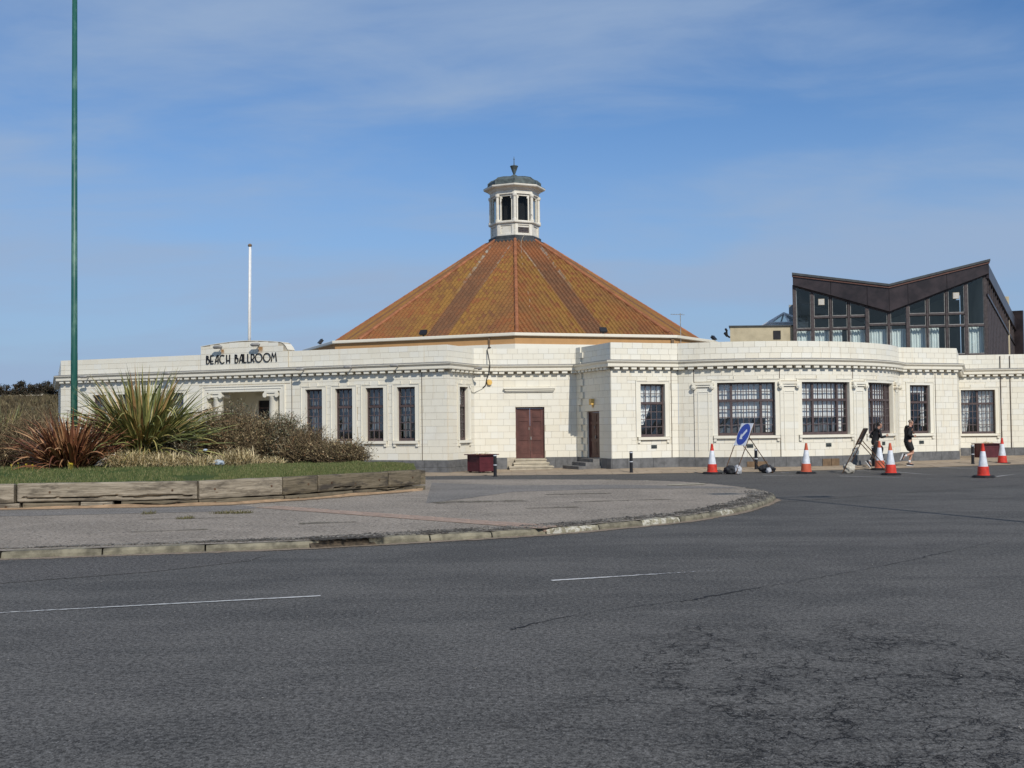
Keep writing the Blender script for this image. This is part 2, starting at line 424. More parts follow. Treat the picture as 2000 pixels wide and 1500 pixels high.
def mat_edge(name, c0, c1, scale=9, thr=(0.30, 0.50), rough=0.95, fine=60, amax=0.95):
    """loose sand or dirt: breaks up towards the rim of its sheet (u across the sheet, 0..1)"""
    t = NT(name); v = t.coord(); uv = t.sep(t.coord('UV'))
    c = t.mix(t.noise(v, scale, 6, 0.7), c0, c1)
    c = t.mix(t.rng(t.noise(v, fine, 3, 0.7), 0.35, 0.7, 0, 0.5), c, tuple(x * 0.4 for x in c0))
    rim = t.math('MULTIPLY', t.math('MULTIPLY', uv[0], t.math('SUBTRACT', 1.0, uv[0])), 4.0)
    rim2 = t.rng(t.math('MULTIPLY', uv[1], t.math('SUBTRACT', 1.0, uv[1])), 0.0, 0.04)
    nz = t.math('ADD', t.math('MULTIPLY', t.noise(v, 2.2, 6, 0.7), 0.6), t.math('MULTIPLY', t.noise(v, 14, 5, 0.75), 0.4))
    a = t.rng(t.math('ADD', t.math('MULTIPLY', rim, rim2), t.math('MULTIPLY', t.math('SUBTRACT', nz, 0.5), 3.4)), thr[0] - 0.02, thr[1] + 0.45, 0.0, amax)
    p = t.n('ShaderNodeBsdfPrincipled'); t.put(p.inputs['Base Color'], c); p.inputs['Roughness'].default_value = rough
    t.put(p.inputs['Alpha'], a); t.put(p.inputs['Normal'], t.bump(t.noise(v, 50, 4), 0.6, 0.008))
    t.t.links.new(p.outputs[0], t.out.inputs[0]); return t.m
MT['sand'] = mat_edge('sand', (0.30, 0.195, 0.11), (0.44, 0.31, 0.19))
MT['dust'] = mat_edge('gutter_dust', (0.22, 0.17, 0.12), (0.34, 0.265, 0.19))
MT['dirt'] = mat_edge('dark_dirt', (0.034, 0.028, 0.020), (0.085, 0.066, 0.042))
MT['mossdirt'] = mat_edge('moss', (0.040, 0.036, 0.016), (0.10, 0.085, 0.035), thr=(0.35, 1.0), amax=0.6)
def mat_wornline():
    t = NT('worn_white_line'); v = t.coord(); uv = t.sep(t.coord('UV'))
    w = t.noise(t.map(v, (1, 1, 1)), 14, 6, 0.75)
    rim = t.math('MULTIPLY', t.math('MULTIPLY', uv[0], t.math('SUBTRACT', 1.0, uv[0])), 4.0)
    a = t.rng(t.math('ADD', t.math('MULTIPLY', rim, 0.25), t.math('SUBTRACT', w, t.math('MULTIPLY', uv[1], 0.5))), 0.36, 0.66, 0, 0.85)
    p = t.n('ShaderNodeBsdfPrincipled'); p.inputs['Base Color'].default_value = (0.62, 0.61, 0.58, 1); p.inputs['Roughness'].default_value = 0.7
    t.put(p.inputs['Alpha'], a); t.t.links.new(p.outputs[0], t.out.inputs[0]); return t.m
MT['line'] = mat_wornline()
MT['kerb'] = simple('granite_kerb', (0.165, 0.148, 0.104), 0.88, 0.6, 5, bump=0.6, bscale=30, bdist=0.012)
def mat_kerbw():
    t = NT('flaked_kerb_paint'); v = t.coord(); m = t.rng(t.noise(v, 9, 6, 0.7, 0.4), 0.47, 0.56)
    st = t.mix(t.rng(t.noise(v, 7, 5, .6), .3, .7), (0.14, 0.125, 0.085), (0.30, 0.275, 0.195))
    return t.principled(t.mix(t.math('MULTIPLY', m, .8), st, (0.50, 0.48, 0.41)), 0.85, t.bump(t.noise(v, 30, 4), .6, .012), .2)
MT['kerbw'] = mat_kerbw()
MT['brick'] = simple('paver_brick', (0.295, 0.212, 0.160), 0.85, 0.3, 8)
MT['slab'] = simple('paving_slab', (0.30, 0.235, 0.165), 0.85, 0.22, 2.2, bump=0.3)
MT['slabjoint'] = simple('paving_joint', (0.16, 0.125, 0.085), 0.9, 0.3)
MT['grassbase'] = simple('turf', (0.045, 0.075, 0.018), 0.95, 0.4, 3)
MT['dryland'] = simple('dry_grassland', (0.125, 0.100, 0.052), 0.95, 0.35, 0.35, bump=0.8, bscale=1.5, bdist=0.3)

def set_uv(o, uvs):
    me = o.data; L = me.uv_layers.new(name='UVMap')
    for lp in me.loops: L.data[lp.index].uv = uvs[lp.vertex_index]
def ribbon(name, pts, w, z, mat, parent=None, wv=0.0, seed=0):
    """flat strip along pts (x, y), total width w, uv.x across, uv.y along"""
    rnd = random.Random(seed); P = [Vector(p) for p in pts]; mb = MB(); uv = []
    L = [0.0]
    for i in range(1, len(P)): L.append(L[-1] + (P[i] - P[i-1]).length)
    for i, p in enumerate(P):
        d = (P[min(i+1, len(P)-1)] - P[max(i-1, 0)]).normalized(); n = Vector((-d.y, d.x))
        ww = (w[i] if isinstance(w, (list, tuple)) else w) * (1 + rnd.uniform(-wv, wv))
        for s in (-1, 1):
            q = p + n * s * ww / 2; mb.v.append((q.x, q.y, z)); uv.append(((s + 1) / 2, L[i] / L[-1]))
    for i in range(len(P) - 1):
        a = 2 * i; mb.f.append((a + 1, a, a + 2, a + 3))
    for k, f in enumerate(mb.f):
        a, b, c = (Vector(mb.v[i]) for i in f[:3])
        if (b - a).cross(c - a).z < 0: mb.f[k] = tuple(reversed(f))
    o = mk(name, mb, mat, parent); set_uv(o, uv); return o

# ================================================================ GROUND, ROAD
mb = MB(); mb.add([(-2500, -800, -0.03), (2500, -800, -0.03), (2500, 3000, -0.03), (-2500, 3000, -0.03)], [(0, 1, 2, 3)])
struct(mk('ground', mb, MT['dryland']))
mb = MB(); mb.add([(-160, -60, 0), (160, -60, 0), (160, 62, 0), (-160, 62, 0)], [(0, 1, 2, 3)])
road = struct(mk('road', mb, MT['road']))
# older coarser surface beyond the joint, by the building
far = [(-40, 33), (5.5, 23.3), (9.2, 26.1), (13.37, 28.87), (26, 38), (60, 60), (-60, 60)]
struct(mk('road_surface_patch', fill(far, 0.004), MT['roadfar'], road))
patch = [(-12, 12.5), (-5.72, 12.32), (-4.3, 13.19), (-3.75, 13.75), (-3.40, 14.15), (-3.30, 14.75), (-3.6, 15.6), (-6.9, 14.8), (-12, 13.9)]
struct(mk('road_surface_patch', fill(patch, 0.004), MT['roadpatch'], road))
MT['crack'] = simple('crack_tar', (0.008, 0.008, 0.009), 0.9, 0.3)
seam = [(-0.02, 9.22), (0.34, 9.68), (1.33, 10.44), (1.7, 10.66), (2.51, 11.4), (3.34, 12.1), (4.58, 13.25), (5.62, 14.32), (6.94, 15.65)]
sl = smooth_line(seam, 14); rr = random.Random(3)
sl = [p + Vector((rr.uniform(-.02, .02), rr.uniform(-.025, .025))) for p in sl]
mbw = [0.008 + 0.022 * max(0, math.sin(i * 0.14 + 1.2)) ** 2 * (1.0 if i < 60 else 0.55) for i in range(len(sl))]
struct(ribbon('road_crack', sl, mbw, 0.003, MT['crack'], road, 0.6, 2))
LINES = [((8.03, 35.42), (10.23, 34.54), 0.09, 'bay'), ((10.23, 34.54), (13.72, 30.92), 0.09, 'bay'), ((12.79, 36.92), (13.52, 32.46), 0.09, 'bay'),
         ((15.53, 40.18), (16.98, 36.65), 0.09, 'bay'), ((14.55, 33.19), (16.6, 35.5), 0.09, 'bay'), ((11.92, 38.18), (12.65, 37.99), 0.09, 'bay'),
         ((9.11, 37.44), (9.7, 36.94), 0.09, 'bay'), ((0.41, 12.05), (3.05, 13.0), 0.085, 'road'), ((-1.95, 11.14), (-9.2, 9.05), 0.06, 'road')]
for i, (a, b, w, k) in enumerate(LINES):
    A = Vector(a); B = Vector(b); n = max(2, int((B - A).length / 0.25))
    struct(ribbon('road_marking', [A.lerp(B, j / n) for j in range(n + 1)], w, 0.008, MT['line'], road, 0.12, i))
rr = random.Random(11)
mb = MB()
for k in range(1500):       # loose grit and chips on the asphalt
    x = rr.uniform(-7, 9); y = rr.uniform(5, 24); s = rr.uniform(0.002, 0.006)
    a = rr.uniform(0, PI); m = Matrix.Translation((x, y, 0.002)) @ Matrix.Rotation(a, 4, 'Z')
    mb.box((-s, -s * 0.6, 0), (s, s * 0.6, s * 0.8), m)
MT['grit'] = simple('grit', (0.20, 0.19, 0.175), 0.8, 0.6)
struct(mk('loose_grit', mb, MT['grit'], road), 'stuff')

# ---------------------------------------------------------------- island with kerb
near = [(-30, 10.2), (-18, 12.4), (-11, 13.75), (-6.82, 14.67), (-5.57, 14.96), (-4.26, 15.26), (-3.19, 15.53), (-2.09, 15.93), (-1.09, 16.38), (-0.1, 16.82),
        (0.78, 17.32), (1.6, 17.96), (3.05, 19.22), (4.37, 21.08), (5.3, 22.98), (5.82, 24.48), (5.95, 26.0), (5.75, 27.62), (5.0, 30.0), (3.7, 31.4), (1.8, 32.3), (0, 32.8), (-2.64, 33.2), (-12, 34.6), (-30, 35.0)]
KL = smooth_line(near, 10)
inner = []
for i, p in enumerate(KL):
    d = (KL[min(i+1, len(KL)-1)] - KL[max(i-1, 0)]).normalized(); inner.append(p + Vector((-d.y, d.x)) * 0.07)
island = struct(mk('traffic_island', fill([tuple(p) for p in inner], 0.10), MT['island']))
arc = [0.0]
for i in range(1, len(KL)): arc.append(arc[-1] + (KL[i] - KL[i-1]).length)
def at_arc(s):
    s = max(0, min(arc[-1] - 1e-4, s))
    lo = 0
    while arc[lo+1] < s: lo += 1
    f = (s - arc[lo]) / (arc[lo+1] - arc[lo]); p = KL[lo].lerp(KL[lo+1], f)
    d = (KL[lo+1] - KL[lo]).normalized(); return p, d, Vector((-d.y, d.x))
def arc_of(x, y): return min(range(len(KL)), key=lambda i: (KL[i] - Vector((x, y))).length)
s = arc[arc_of(-11, 13.75)]; s_end = arc[arc_of(1.0, 32.5)]; gap0 = arc[arc_of(-2.74, 15.7)]; gap1 = arc[arc_of(-2.09, 15.93)]
joints = [arc[arc_of(*q)] for q in [(-6.9, 14.65), (-5.57, 14.96), (-4.32, 15.25), (-3.19, 15.53)]]
rr = random.Random(5); k = 0
while s < s_end:
    ln = rr.uniform(0.92, 1.15) if s < arc[arc_of(2.5, 18.8)] else rr.uniform(0.6, 0.8)
    e = s + ln
    for j in joints:
        if s + 0.5 < j < s + 1.6: e = j
    if s < gap0 < e + 0.5 and s < gap0: e = gap0
    if gap0 - 0.02 <= s < gap1: s = gap1; continue
    mb = MB(); n = 8; prof = [(0.0, -0.05), (0.004, 0.052), (0.030, 0.094), (0.14, 0.104), (0.14, -0.05)]
    tl = rr.uniform(-0.006, 0.006); of = rr.uniform(-0.012, 0.008); broken = (k % 7 == 3)
    for i in range(n + 1):
        p, d, nn = at_arc(s + 0.012 + (e - s - 0.024) * i / n)
        for (a, z) in prof:
            jx = rr.uniform(-0.006, 0.006); q = p + nn * (a + of + jx)
            zz2 = z + tl + rr.uniform(-0.005, 0.005)
            if (i in (0, n)) and z > 0: zz2 -= 0.012; 
            mb.v.append((q.x, q.y, zz2))
    m5 = len(prof)
    for i in range(n):
        for j in range(m5 - 1):
            a = i * m5 + j; mb.f.append((a, a + m5, a + m5 + 1, a + 1))
    mb.f.append(tuple(range(m5))); mb.f.append(tuple(reversed(range(n * m5, n * m5 + m5))))
    px, _, _ = at_arc((s + e) / 2)
    wh = (0.8 < px.x < 1.35) or (2.35 < px.x < 2.9) or (3.6 < px.x < 4.1) or (-2.95 < px.x < -2.6)
    me = mesh('kerb_stone', mb, [MT['kerb'], MT['kerbw']])
    if wh:
        for f in me.polygons:
            f.material_index = 1
    link('kerb_stone', me, island)
    s = e; k += 1
# dust lying in the gutter, dirt and gravel behind the kerb
i0, i1 = arc_of(-16, 12.8), arc_of(5.9, 25.5)
struct(ribbon('gutter_dust', [KL[i] - Vector((0.02, 0.13)) for i in range(i0, i1)], 0.30, 0.0085, MT['dust'], road, 0.3, 1), 'stuff')
band = []
for i in range(arc_of(-11, 13.75), arc_of(5.9, 26)):
    d = (KL[i+1] - KL[i-1]).normalized(); band.append(KL[i] + Vector((-d.y, d.x)) * 0.36)
bw = [0.55 * (0.25 + 0.75 * min(1, max(0, (p.x + 6.5) / 5))) for p in band]
struct(ribbon('kerbside_dirt', band, bw, 0.105, MT['dirt'], island, 0.3, 2), 'stuff')
struct(ribbon('earth_gap', smooth_line([(-2.95, 15.78), (-2.6, 15.95), (-2.3, 16.05), (-1.9, 16.2)], 5), 0.9, 0.112, MT['dirt'], island, 0.2, 3), 'stuff')
mb = MB(); rr = random.Random(2); ng = 12
for i in range(ng + 1):
    u = i / ng; x, y = -2.86 + .86 * u, 15.56 + .40 * u
    for j, (o_, z) in enumerate(((-.06, .004), (.02, .035), (.10, .075), (.20, .102), (.34, .106))): mb.v.append((x - .42 * o_, y + .9 * o_, z + rr.uniform(-.008, .010) * (j > 0)))
for i in range(ng):
    for j in range(4): a = 5 * i + j; mb.f.append((a, a + 5, a + 6, a + 1))
MT['earth'] = simple('loose_earth', (0.085, 0.064, 0.042), .95, .5, 14, bump=.6)
struct(mk('earth_slope', mb, MT['earth'], island))
mb = MB(); rr = random.Random(21)
for p, w in zip(band, bw):
    for k in range(26):
        a = rr.random() * 2 * PI; q = p + Vector((math.cos(a), math.sin(a))) * rr.uniform(0, 0.5) * w * 1.1
        sz = rr.uniform(0.006, 0.02)
        m = Matrix.Translation((q.x, q.y, 0.104)) @ Matrix.Rotation(rr.uniform(0, 3), 4, 'Z') @ Matrix.Rotation(rr.uniform(-.5, .5), 4, 'X')
        mb.box((-sz, -sz * .7, -sz * .3), (sz, sz * .7, sz * .7), m)
MT['gravel'] = simple('gravel', (0.13, 0.12, 0.105), 0.9, 0.8, 2)
struct(mk('kerbside_gravel', mb, MT['gravel'], island), 'stuff')
# repaired strips
bp = [(-2.3, 31.2), (-1.81, 22.9), (-0.9, 24.6), (-0.03, 26.5), (2.51, 27.45), (5.5, 27.0), (5.45, 27.6), (2.73, 29.2), (-0.03, 29.4)]
struct(mk('asphalt_repair', fill(bp, 0.104), MT['bluepatch'], island))
bp = [(-14, 20.5), (-9, 20.7), (-5.6, 21.3), (-5.1, 22.2), (-5.6, 22.9), (-14, 22.1)]
struct(mk('asphalt_repair', fill(bp, 0.104), MT['bluepatch'], island))
for pts, w, sd in [([(-1.7, 22.9), (-1.2, 23.1), (-0.5, 23.2), (0.3, 23.4)], 0.85, 1), ([(0.7, 25.3), (1.4, 25.45), (2.3, 25.5)], 0.5, 2), ([(0.2, 21.2), (1.3, 21.4)], 0.45, 4),
                   ([(-6.6, 19.6), (-5.6, 19.7), (-4.9, 19.8)], 0.3, 5), ([(-3.6, 18.4), (-2.6, 18.6)], 0.5, 6), ([(-6.0, 17.2), (-4.8, 17.5)], 0.4, 7), ([(1.2, 22.8), (2.4, 23.1), (3.4, 23.3)], 0.35, 8)]:
    struct(ribbon('moss_patch', smooth_line(pts, 6), w, 0.1085, MT['mossdirt'], island, 0.3, sd), 'stuff')
mb = fill([(4.0, 28.4), (5.0, 28.7), (5.05, 29.2), (4.05, 28.95)], 0.112)
MT['slabpale'] = simple('pale_slab', (0.33, 0.29, 0.21), 0.85, 0.35, 6)
struct(mk('inspection_cover', mb, MT['slabpale'], island))
# a line of red pavers crossing the island
A = Vector((-5.02, 22.42)); B = Vector((0.60, 17.22)); d = (B - A).normalized(); n = Vector((-d.y, d.x)); L = (B - A).length
strip = struct(ribbon('brick_strip', [A, A.lerp(B, .5), B], 0.56, 0.1035, MT['slabjoint'], island))
bm_ = MB(); bm_.box((0.004, -0.102, -0.05), (0.211, -0.003, 0.012)); br_me = mesh('brick', bm_, MT['brick'])
for k in range(int(L / 0.215)):
    for r_ in range(5):
        o = bpy.data.objects.new('brick', br_me); col.objects.link(o); o.parent = strip
        p = A + d * (k * 0.215 + 0.1 * (r_ % 2)) + n * (0.105 * (r_ - 1.5))
        o.location = (p.x, p.y, 0.097 + random.uniform(-0.002, 0.004)); o.rotation_euler = (random.uniform(-.01, .01), 0, math.atan2(d.y, d.x) + random.uniform(-.008, .008))

# ---------------------------------------------------------------- pavement along the building
PF = [(-22, 45.2), (-12, 41.2), (-3.0, 37.65), (4.0, 37.5), (8.44, 38.0), (12.67, 39.1), (18.4, 41.4), (30, 46.5)]
def front_y(x):
    for a, b in zip(PF, PF[1:]):
        if a[0] <= x <= b[0]: return a[1] + (b[1] - a[1]) * (x - a[0]) / (b[0] - a[0])
    return PF[0][1] if x < PF[0][0] else PF[-1][1]
def pave_z(x, y):
    s_ = min(1, max(0, (x - 0.5) / 3.5)); w_ = min(1, max(0, (y - front_y(x)) / 1.6))
    return 0.015 + 0.085 * s_ * w_
mb = MB(); xs = [-22 + 1.0 * i for i in range(53)]
for x in xs:
    y0 = front_y(x)
    for j in range(7):
        y = y0 + j * 1.5; mb.v.append((x, y, pave_z(x, y) - 0.006))
for i in range(len(xs) - 1):
    for j in range(6):
        a = i * 7 + j; mb.f.append((a, a + 7, a + 8, a + 1))
pave = struct(mk('pavement', mb, MT['slabjoint']))
WPL = [(-19.22, 46.9), (-2.35, 39.95), (-1.45, 41.95), (-.57, 42.4), (2.55, 42.5), (3.58, 39.75), (6.2, 40.7), (7.5, 40.1), (9.8, 39.9), (11.2, 40.15), (12.75, 41), (14.1, 42.1), (15.5, 44.1), (18.24, 45.08), (18.4, 49.9), (30, 49.4)]
def wall_y(x):
    for a, b in zip(WPL, WPL[1:]):
        if a[0] <= x <= b[0]: return a[1] + (b[1] - a[1]) * (x - a[0]) / (b[0] - a[0])
    return 60
rr = random.Random(9)
x = -5.2
while x < 23:
    wdt = 0.86; yb = front_y(x + wdt/2)
    dep = 9.0
    y = yb; j = 0
    while y < yb + dep:
        h = 0.62; x0 = x + (0.43 if j % 2 else 0); mbs = MB()
        if y > wall_y(x0 + 0.4) - 0.05: break
        sl_ = (front_y(x0 + wdt) - front_y(x0))
        pts = [(x0 + .008, y + .008), (x0 + wdt - .008, y + .008 + sl_), (x0 + wdt - .008, y + h - .008 + sl_), (x0 + .008, y + h - .008)]
        dz = rr.uniform(-0.003, 0.004)
        mbs.v = [(p[0], p[1], pave_z(*p) - 0.03) for p in pts] + [(p[0], p[1], pave_z(*p) + 0.004 + dz) for p in pts]
        mbs.f = BOXF[1:]
        mk('paving_slab', mbs, MT['slab'], pave)
        y += h; j += 1
    x += wdt

# ================================================================ THE BALLROOM
BASE = (0, 44, 0)
ball = thing('ballroom_building', BASE, 'cream tiled octagonal ballroom with orange tiled roof and white lantern', 'building')
rs = R(20)
RA = Vector((3.58, 39.75)); RU = Vector((math.cos(rs), math.sin(rs)))
rb_end = RA + RU * 15.6
LW = Line((-19.22, 46.9), (-2.35, 39.95))
RETL = Line((-2.35, 39.95), (-1.45, 41.95))
ANG = Line((-1.45, 41.95), (-0.57, 42.4))
REC = Line((-0.57, 42.4), (2.55, 42.5))
RETR = Line((2.55, 42.5), (3.58, 39.75))
RB1 = Line(RA, RA + RU * 2.72)
bc = RA + RU * 7.7 - Vector((math.sin(rs), -math.cos(rs))) * 4.75
ha = math.asin(4.98 / 6.9)
BOW = Arc(bc, 6.9, -ha, ha, rs)
RB2 = Line(RA + RU * 12.68, rb_end)
STEP = Line(rb_end, (20.3, 49.95))
RW = Line((20.3, 49.95), (29.5, 49.0))
LSIDE = Line((-23.2, 56.3), (-19.22, 46.9))
ZP, ZC, ZT, ZPAR = 0.46, 3.68, 4.03, 4.66
class Sec:
    def __init__(self, W, t0, t1, holes=(), zones=(), blocks=True): self.W = W; self.t0 = t0; self.t1 = t1; self.holes = list(holes); self.zones = list(zones); self.blocks = blocks
WIN = dict()
lw_w = [(12.21 + 1.325 * k, 12.96 + 1.325 * k) for k in range(4)]
lw_l = [(18.66 - b, 18.66 - a) for a, b in lw_w]
Z0, Z1 = 1.17, 3.16
secs = [
    Sec(LSIDE, 0, LSIDE.L),
    Sec(LW, 0, LW.L, [(a, b, Z0, Z1) for a, b in lw_w + lw_l] + [(7.61, 11.05, 0.0, 3.14)], [(7.38, 11.28, 0, 3.40)]),
    Sec(RETL, 0, RETL.L, [(0.95, 1.66, Z0, Z1)]),
    Sec(ANG, 0, ANG.L), Sec(REC, 0, REC.L, [(0.70, 1.81, 0.42, 2.40)]),
    Sec(RETR, 0, RETR.L, [(0.84, 1.92, 0.45, 2.20)]),
    Sec(RB1, 0, RB1.L, [(1.17, 2.17, 1.22, Z1)]),
    Sec(BOW, BOW.t0, BOW.t1, [(-4.13, -2.05, 1.24, 3.17), (-1.04, 1.04, 1.24, 3.17), (2.05, 4.13, 1.24, 3.17)]),
    Sec(RB2, 0, RB2.L, [(0.53, 1.52, 1.20, 3.15)]),
    Sec(STEP, 0, STEP.L), Sec(RW, 0, RW.L, [(0.01, 1.53, 1.10, 3.08)])]
secs[-1].holes = [(0.06, 1.56, 1.10, 3.08), (3.5, 5.0, 1.10, 3.08)]
SUR = 0.20
BL = []         # (W, t0, t1, z0, z1, d)
def subtract(rects, hole):
    h0, h1, hz0, hz1 = hole; out = []
    for (a, b, c, d) in rects:
        if b <= h0 or a >= h1 or d <= hz0 or c >= hz1: out.append((a, b, c, d)); continue
        if c < hz0: out.append((a, b, c, hz0))
        if d > hz1: out.append((a, b, hz1, d))
        zc, zd = max(c, hz0), min(d, hz1)
        if a < h0: out.append((a, h0, zc, zd))
        if b > h1: out.append((h1, b, zc, zd))
    return out
rr = random.Random(31)
def courses(W, t0, t1, z0, z1, nc, holes, bwid, dd=0.012, ph=0.0):
    hc = (z1 - z0) / nc
    for i in range(nc):
        a = t0; zb = z0 + hc * i; first = True
        while a < t1 - 0.02:
            w = bwid * (0.5 if (first and (i % 2)) else 1.0) * (1 + (0.18 if rr.random() < 0.15 else 0)); first = False
            b = min(a + w, t1)
            if t1 - b < 0.12: b = t1
            rects = [(a, b, zb, zb + hc)]
            for h in holes: rects = subtract(rects, h)
            for (p, q, r_, s_) in rects:
                if q - p > 0.05 and s_ - r_ > 0.04: BL.append((W, p, q, r_, s_, dd))
            a = b
wall_obj = {}
for S in secs:
    W = S.W; mb = MB()
    ts = sorted(set([S.t0, S.t1] + [t for h in S.holes for t in h[:2]]))
    if W.curved:
        k = 40; ts = sorted(set(ts + [S.t0 + (S.t1 - S.t0) * i / k for i in range(k + 1)]))
    zs = sorted(set([-0.2, ZPAR] + [z for h in S.holes for z in h[2:]]))
    for a, b in zip(ts, ts[1:]):
        for c, d in zip(zs, zs[1:]):
            m1, m2 = (a + b) / 2, (c + d) / 2
            if any(h[0] < m1 < h[1] and h[2] < m2 < h[3] for h in S.holes): continue
            mb.add([W.P(a, 0, c), W.P(b, 0, c), W.P(b, 0, d), W.P(a, 0, d)], [(0, 1, 2, 3)])
        mb.add([W.P(a, 0, ZPAR), W.P(b, 0, ZPAR), W.P(b, -0.35, ZPAR), W.P(a, -0.35, ZPAR)], [(0, 1, 2, 3)])
        mb.add([W.P(a, -0.35, 4.2), W.P(b, -0.35, 4.2), W.P(b, -0.35, ZPAR), W.P(a, -0.35, ZPAR)], [(3, 2, 1, 0)])
    wo_ = mk('wall', mb, MT['mortar'], ball); wall_obj[W] = wo_
    mb = MB()     # reveals of the openings, glazed like the wall
    for (a, b, c, d) in S.holes:
        rd = 0.22 if b - a < 3 else 0.5
        n = 6 if W.curved else 1
        for i in range(n):
            p, q = a + (b - a) * i / n, a + (b - a) * (i + 1) / n
            mb.add([W.P(p, 0, d), W.P(q, 0, d), W.P(q, -rd, d), W.P(p, -rd, d)], [(3, 2, 1, 0)])
            mb.add([W.P(p, 0, c), W.P(q, 0, c), W.P(q, -rd, c), W.P(p, -rd, c)], [(0, 1, 2, 3)])
        mb.add([W.P(a, 0, c), W.P(a, -rd, c), W.P(a, -rd, d), W.P(a, 0, d)], [(3, 2, 1, 0)])
        mb.add([W.P(b, 0, c), W.P(b, -rd, c), W.P(b, -rd, d), W.P(b, 0, d)], [(0, 1, 2, 3)])
    if mb.v: mk('reveal', mb, MT['trim'], wo_)
    zones = [(a - SUR, b + SUR, c - 0.12, d + 0.13) if b - a < 3 and W not in (REC, RETR) else (a, b, c, d) for (a, b, c, d) in S.holes] + S.zones
    zones = [z for z in zones]
    if W is BOW:
        for pc in (-4.63, -1.54, 1.54, 4.63): zones.append((pc - 0.33, pc + 0.33, ZP, 3.22))
    bw = 0.46 if W in (REC, ANG, LW, RW, LSIDE) else 0.40
    courses(W, S.t0, S.t1, ZP, ZC, 13, zones, bw)
    pz = [(7.34, 11.46, 4.0, 5.3)] if W is LW else []
    courses(W, S.t0, S.t1, ZT, ZPAR + 0.008, 3, pz, 0.40)
# pier A of the right hand return is a little proud
BL2 = []
for q in BL:
    if q[0] is RETR and q[2] < 0.62: q = (*q[:5], 0.07)
    BL2.append(q)
BL = BL2
# the raised panel over the entrance that carries the lettering
def ped_top(t):
    u = (t - 9.40) / 2.06
    if u > 0.9: return 4.97 - 0.27 * ((u - 0.9) / 0.1) ** 1.5
    return 5.13 - 0.15 * min(1, abs(u)) ** 1.7
mb = MB(); NP = 40
for i in range(NP):
    a, b = 7.34 + 4.12 * i / NP, 7.34 + 4.12 * (i + 1) / NP
    za, zb = ped_top(a), ped_top(b)
    mb.add([LW.P(a, 0.05, ZT), LW.P(b, 0.05, ZT), LW.P(b, 0.05, zb), LW.P(a, 0.05, za)], [(0, 1, 2, 3)])
    mb.add([LW.P(a, 0.05, za), LW.P(b, 0.05, zb), LW.P(b, -0.40, zb), LW.P(a, -0.40, za)], [(0, 1, 2, 3)])
    mb.add([LW.P(a, -0.40, ZT), LW.P(b, -0.40, ZT), LW.P(b, -0.40, zb), LW.P(a, -0.40, za)], [(3, 2, 1, 0)])
for t in (7.34, 11.46):
    z = ped_top(t); mb.add([LW.P(t, 0.05, ZT), LW.P(t, -0.4, ZT), LW.P(t, -0.4, z), LW.P(t, 0.05, z)], [(0, 1, 2, 3) if t > 9 else (3, 2, 1, 0)])
ped = mk('name_panel', mb, MT['mortar'], ball)
mb = MB()
for i in range(NP):
    a, b = 7.33 + 4.14 * i / NP, 7.33 + 4.14 * (i + 1) / NP
    za, zb = ped_top(max(7.34, min(11.46, a))), ped_top(max(7.34, min(11.46, b)))
    mb.add([LW.P(a, 0.075, za), LW.P(b, 0.075, zb), LW.P(b, 0.075, zb + 0.02), LW.P(a, 0.075, za + 0.02), LW.P(a, -0.42, za + .02), LW.P(b, -0.42, zb + .02)], [(0, 1, 2, 3), (3, 2, 5, 4)])
mk('coping', mb, MT['trim'], ped)
hc = 0.213
for i in range(5):
    a = 7.34; first = True
    while a < 11.45:
        b = min(11.46, a + (0.23 if first and i % 2 else 0.46)); first = False
        zb = ZT + hc * i; ztop = min(zb + hc, ped_top(a), ped_top(b))
        if ztop - zb > 0.05: BL.append((LW, a, b, zb, ztop, 0.064))
        a = b
# blocks: the nearest and largest singly, the rest joined
def blk_score(q):
    W, a, b, c, d, dd = q; p = Vector(W.P((a + b) / 2, 0, 0)); tocam = (-p).normalized(); n = W.frame((a + b) / 2)[1]
    vis = max(0.02, tocam.x * n.x + tocam.y * n.y)
    hid = 1.0
    if W is LSIDE or W is STEP: hid = 0.01
    if W is LW and a < 12 and d < 3.2: hid = 0.25
    return (b - a) * (d - c) * vis / p.length ** 2 * hid
BL.sort(key=blk_score, reverse=True)
def blk(mb, q):
    W, a, b, c, d, dd = q; g = 0.0036
    j = rr.uniform(-0.0015, 0.0015)
    base = 0.0 if dd < 0.05 else dd - 0.014
    if dd == 0.07: base = 0.0
    pbox(mb, W, a + g, b - g, base, dd + j, c + g, d - g, back=False)
for q in BL[:300]:
    mb = MB(); blk(mb, q); mk('block', mb, MT['faience'], wall_obj[q[0]] if q[5] != 0.064 else ped)
mb = MB()
for q in BL[300:]: blk(mb, q)
struct(mk('block_facing', mb, MT['faience'], ball), 'stuff')
print('blocks', len(BL))
# grey stone plinth
for S in secs:
    W = S.W
    if W in (LSIDE, STEP): continue
    t = S.t0 - 0.02; gaps = {REC: [(0.58, 1.93)], RETR: [(0.80, 1.96)], LW: [(7.5, 11.15)], BOW: []}.get(W, [])
    while t < S.t1 + 0.02 - 0.05:
        e = min(S.t1 + 0.02, t + rr.choice([0.44, 0.52, 0.62, 0.38]))
        if S.t1 + .02 - e < 0.15: e = S.t1 + 0.02
        if not any(g0 - 0.1 < (t + e) / 2 < g1 + 0.1 for g0, g1 in gaps):
            for za, zb in ((-0.15, 0.2), (0.2, ZP)) if W in (LW, RETL, ANG) else ((-0.15, ZP),):
                mb = MB(); pbox(mb, W, t + 0.004, e - 0.004, -0.05, 0.05 + rr.uniform(-.003, .003), za + 0.004, zb - 0.004)
                mk('plinth_stone', mb, MT['plinth'], wall_obj[W])
        t = e
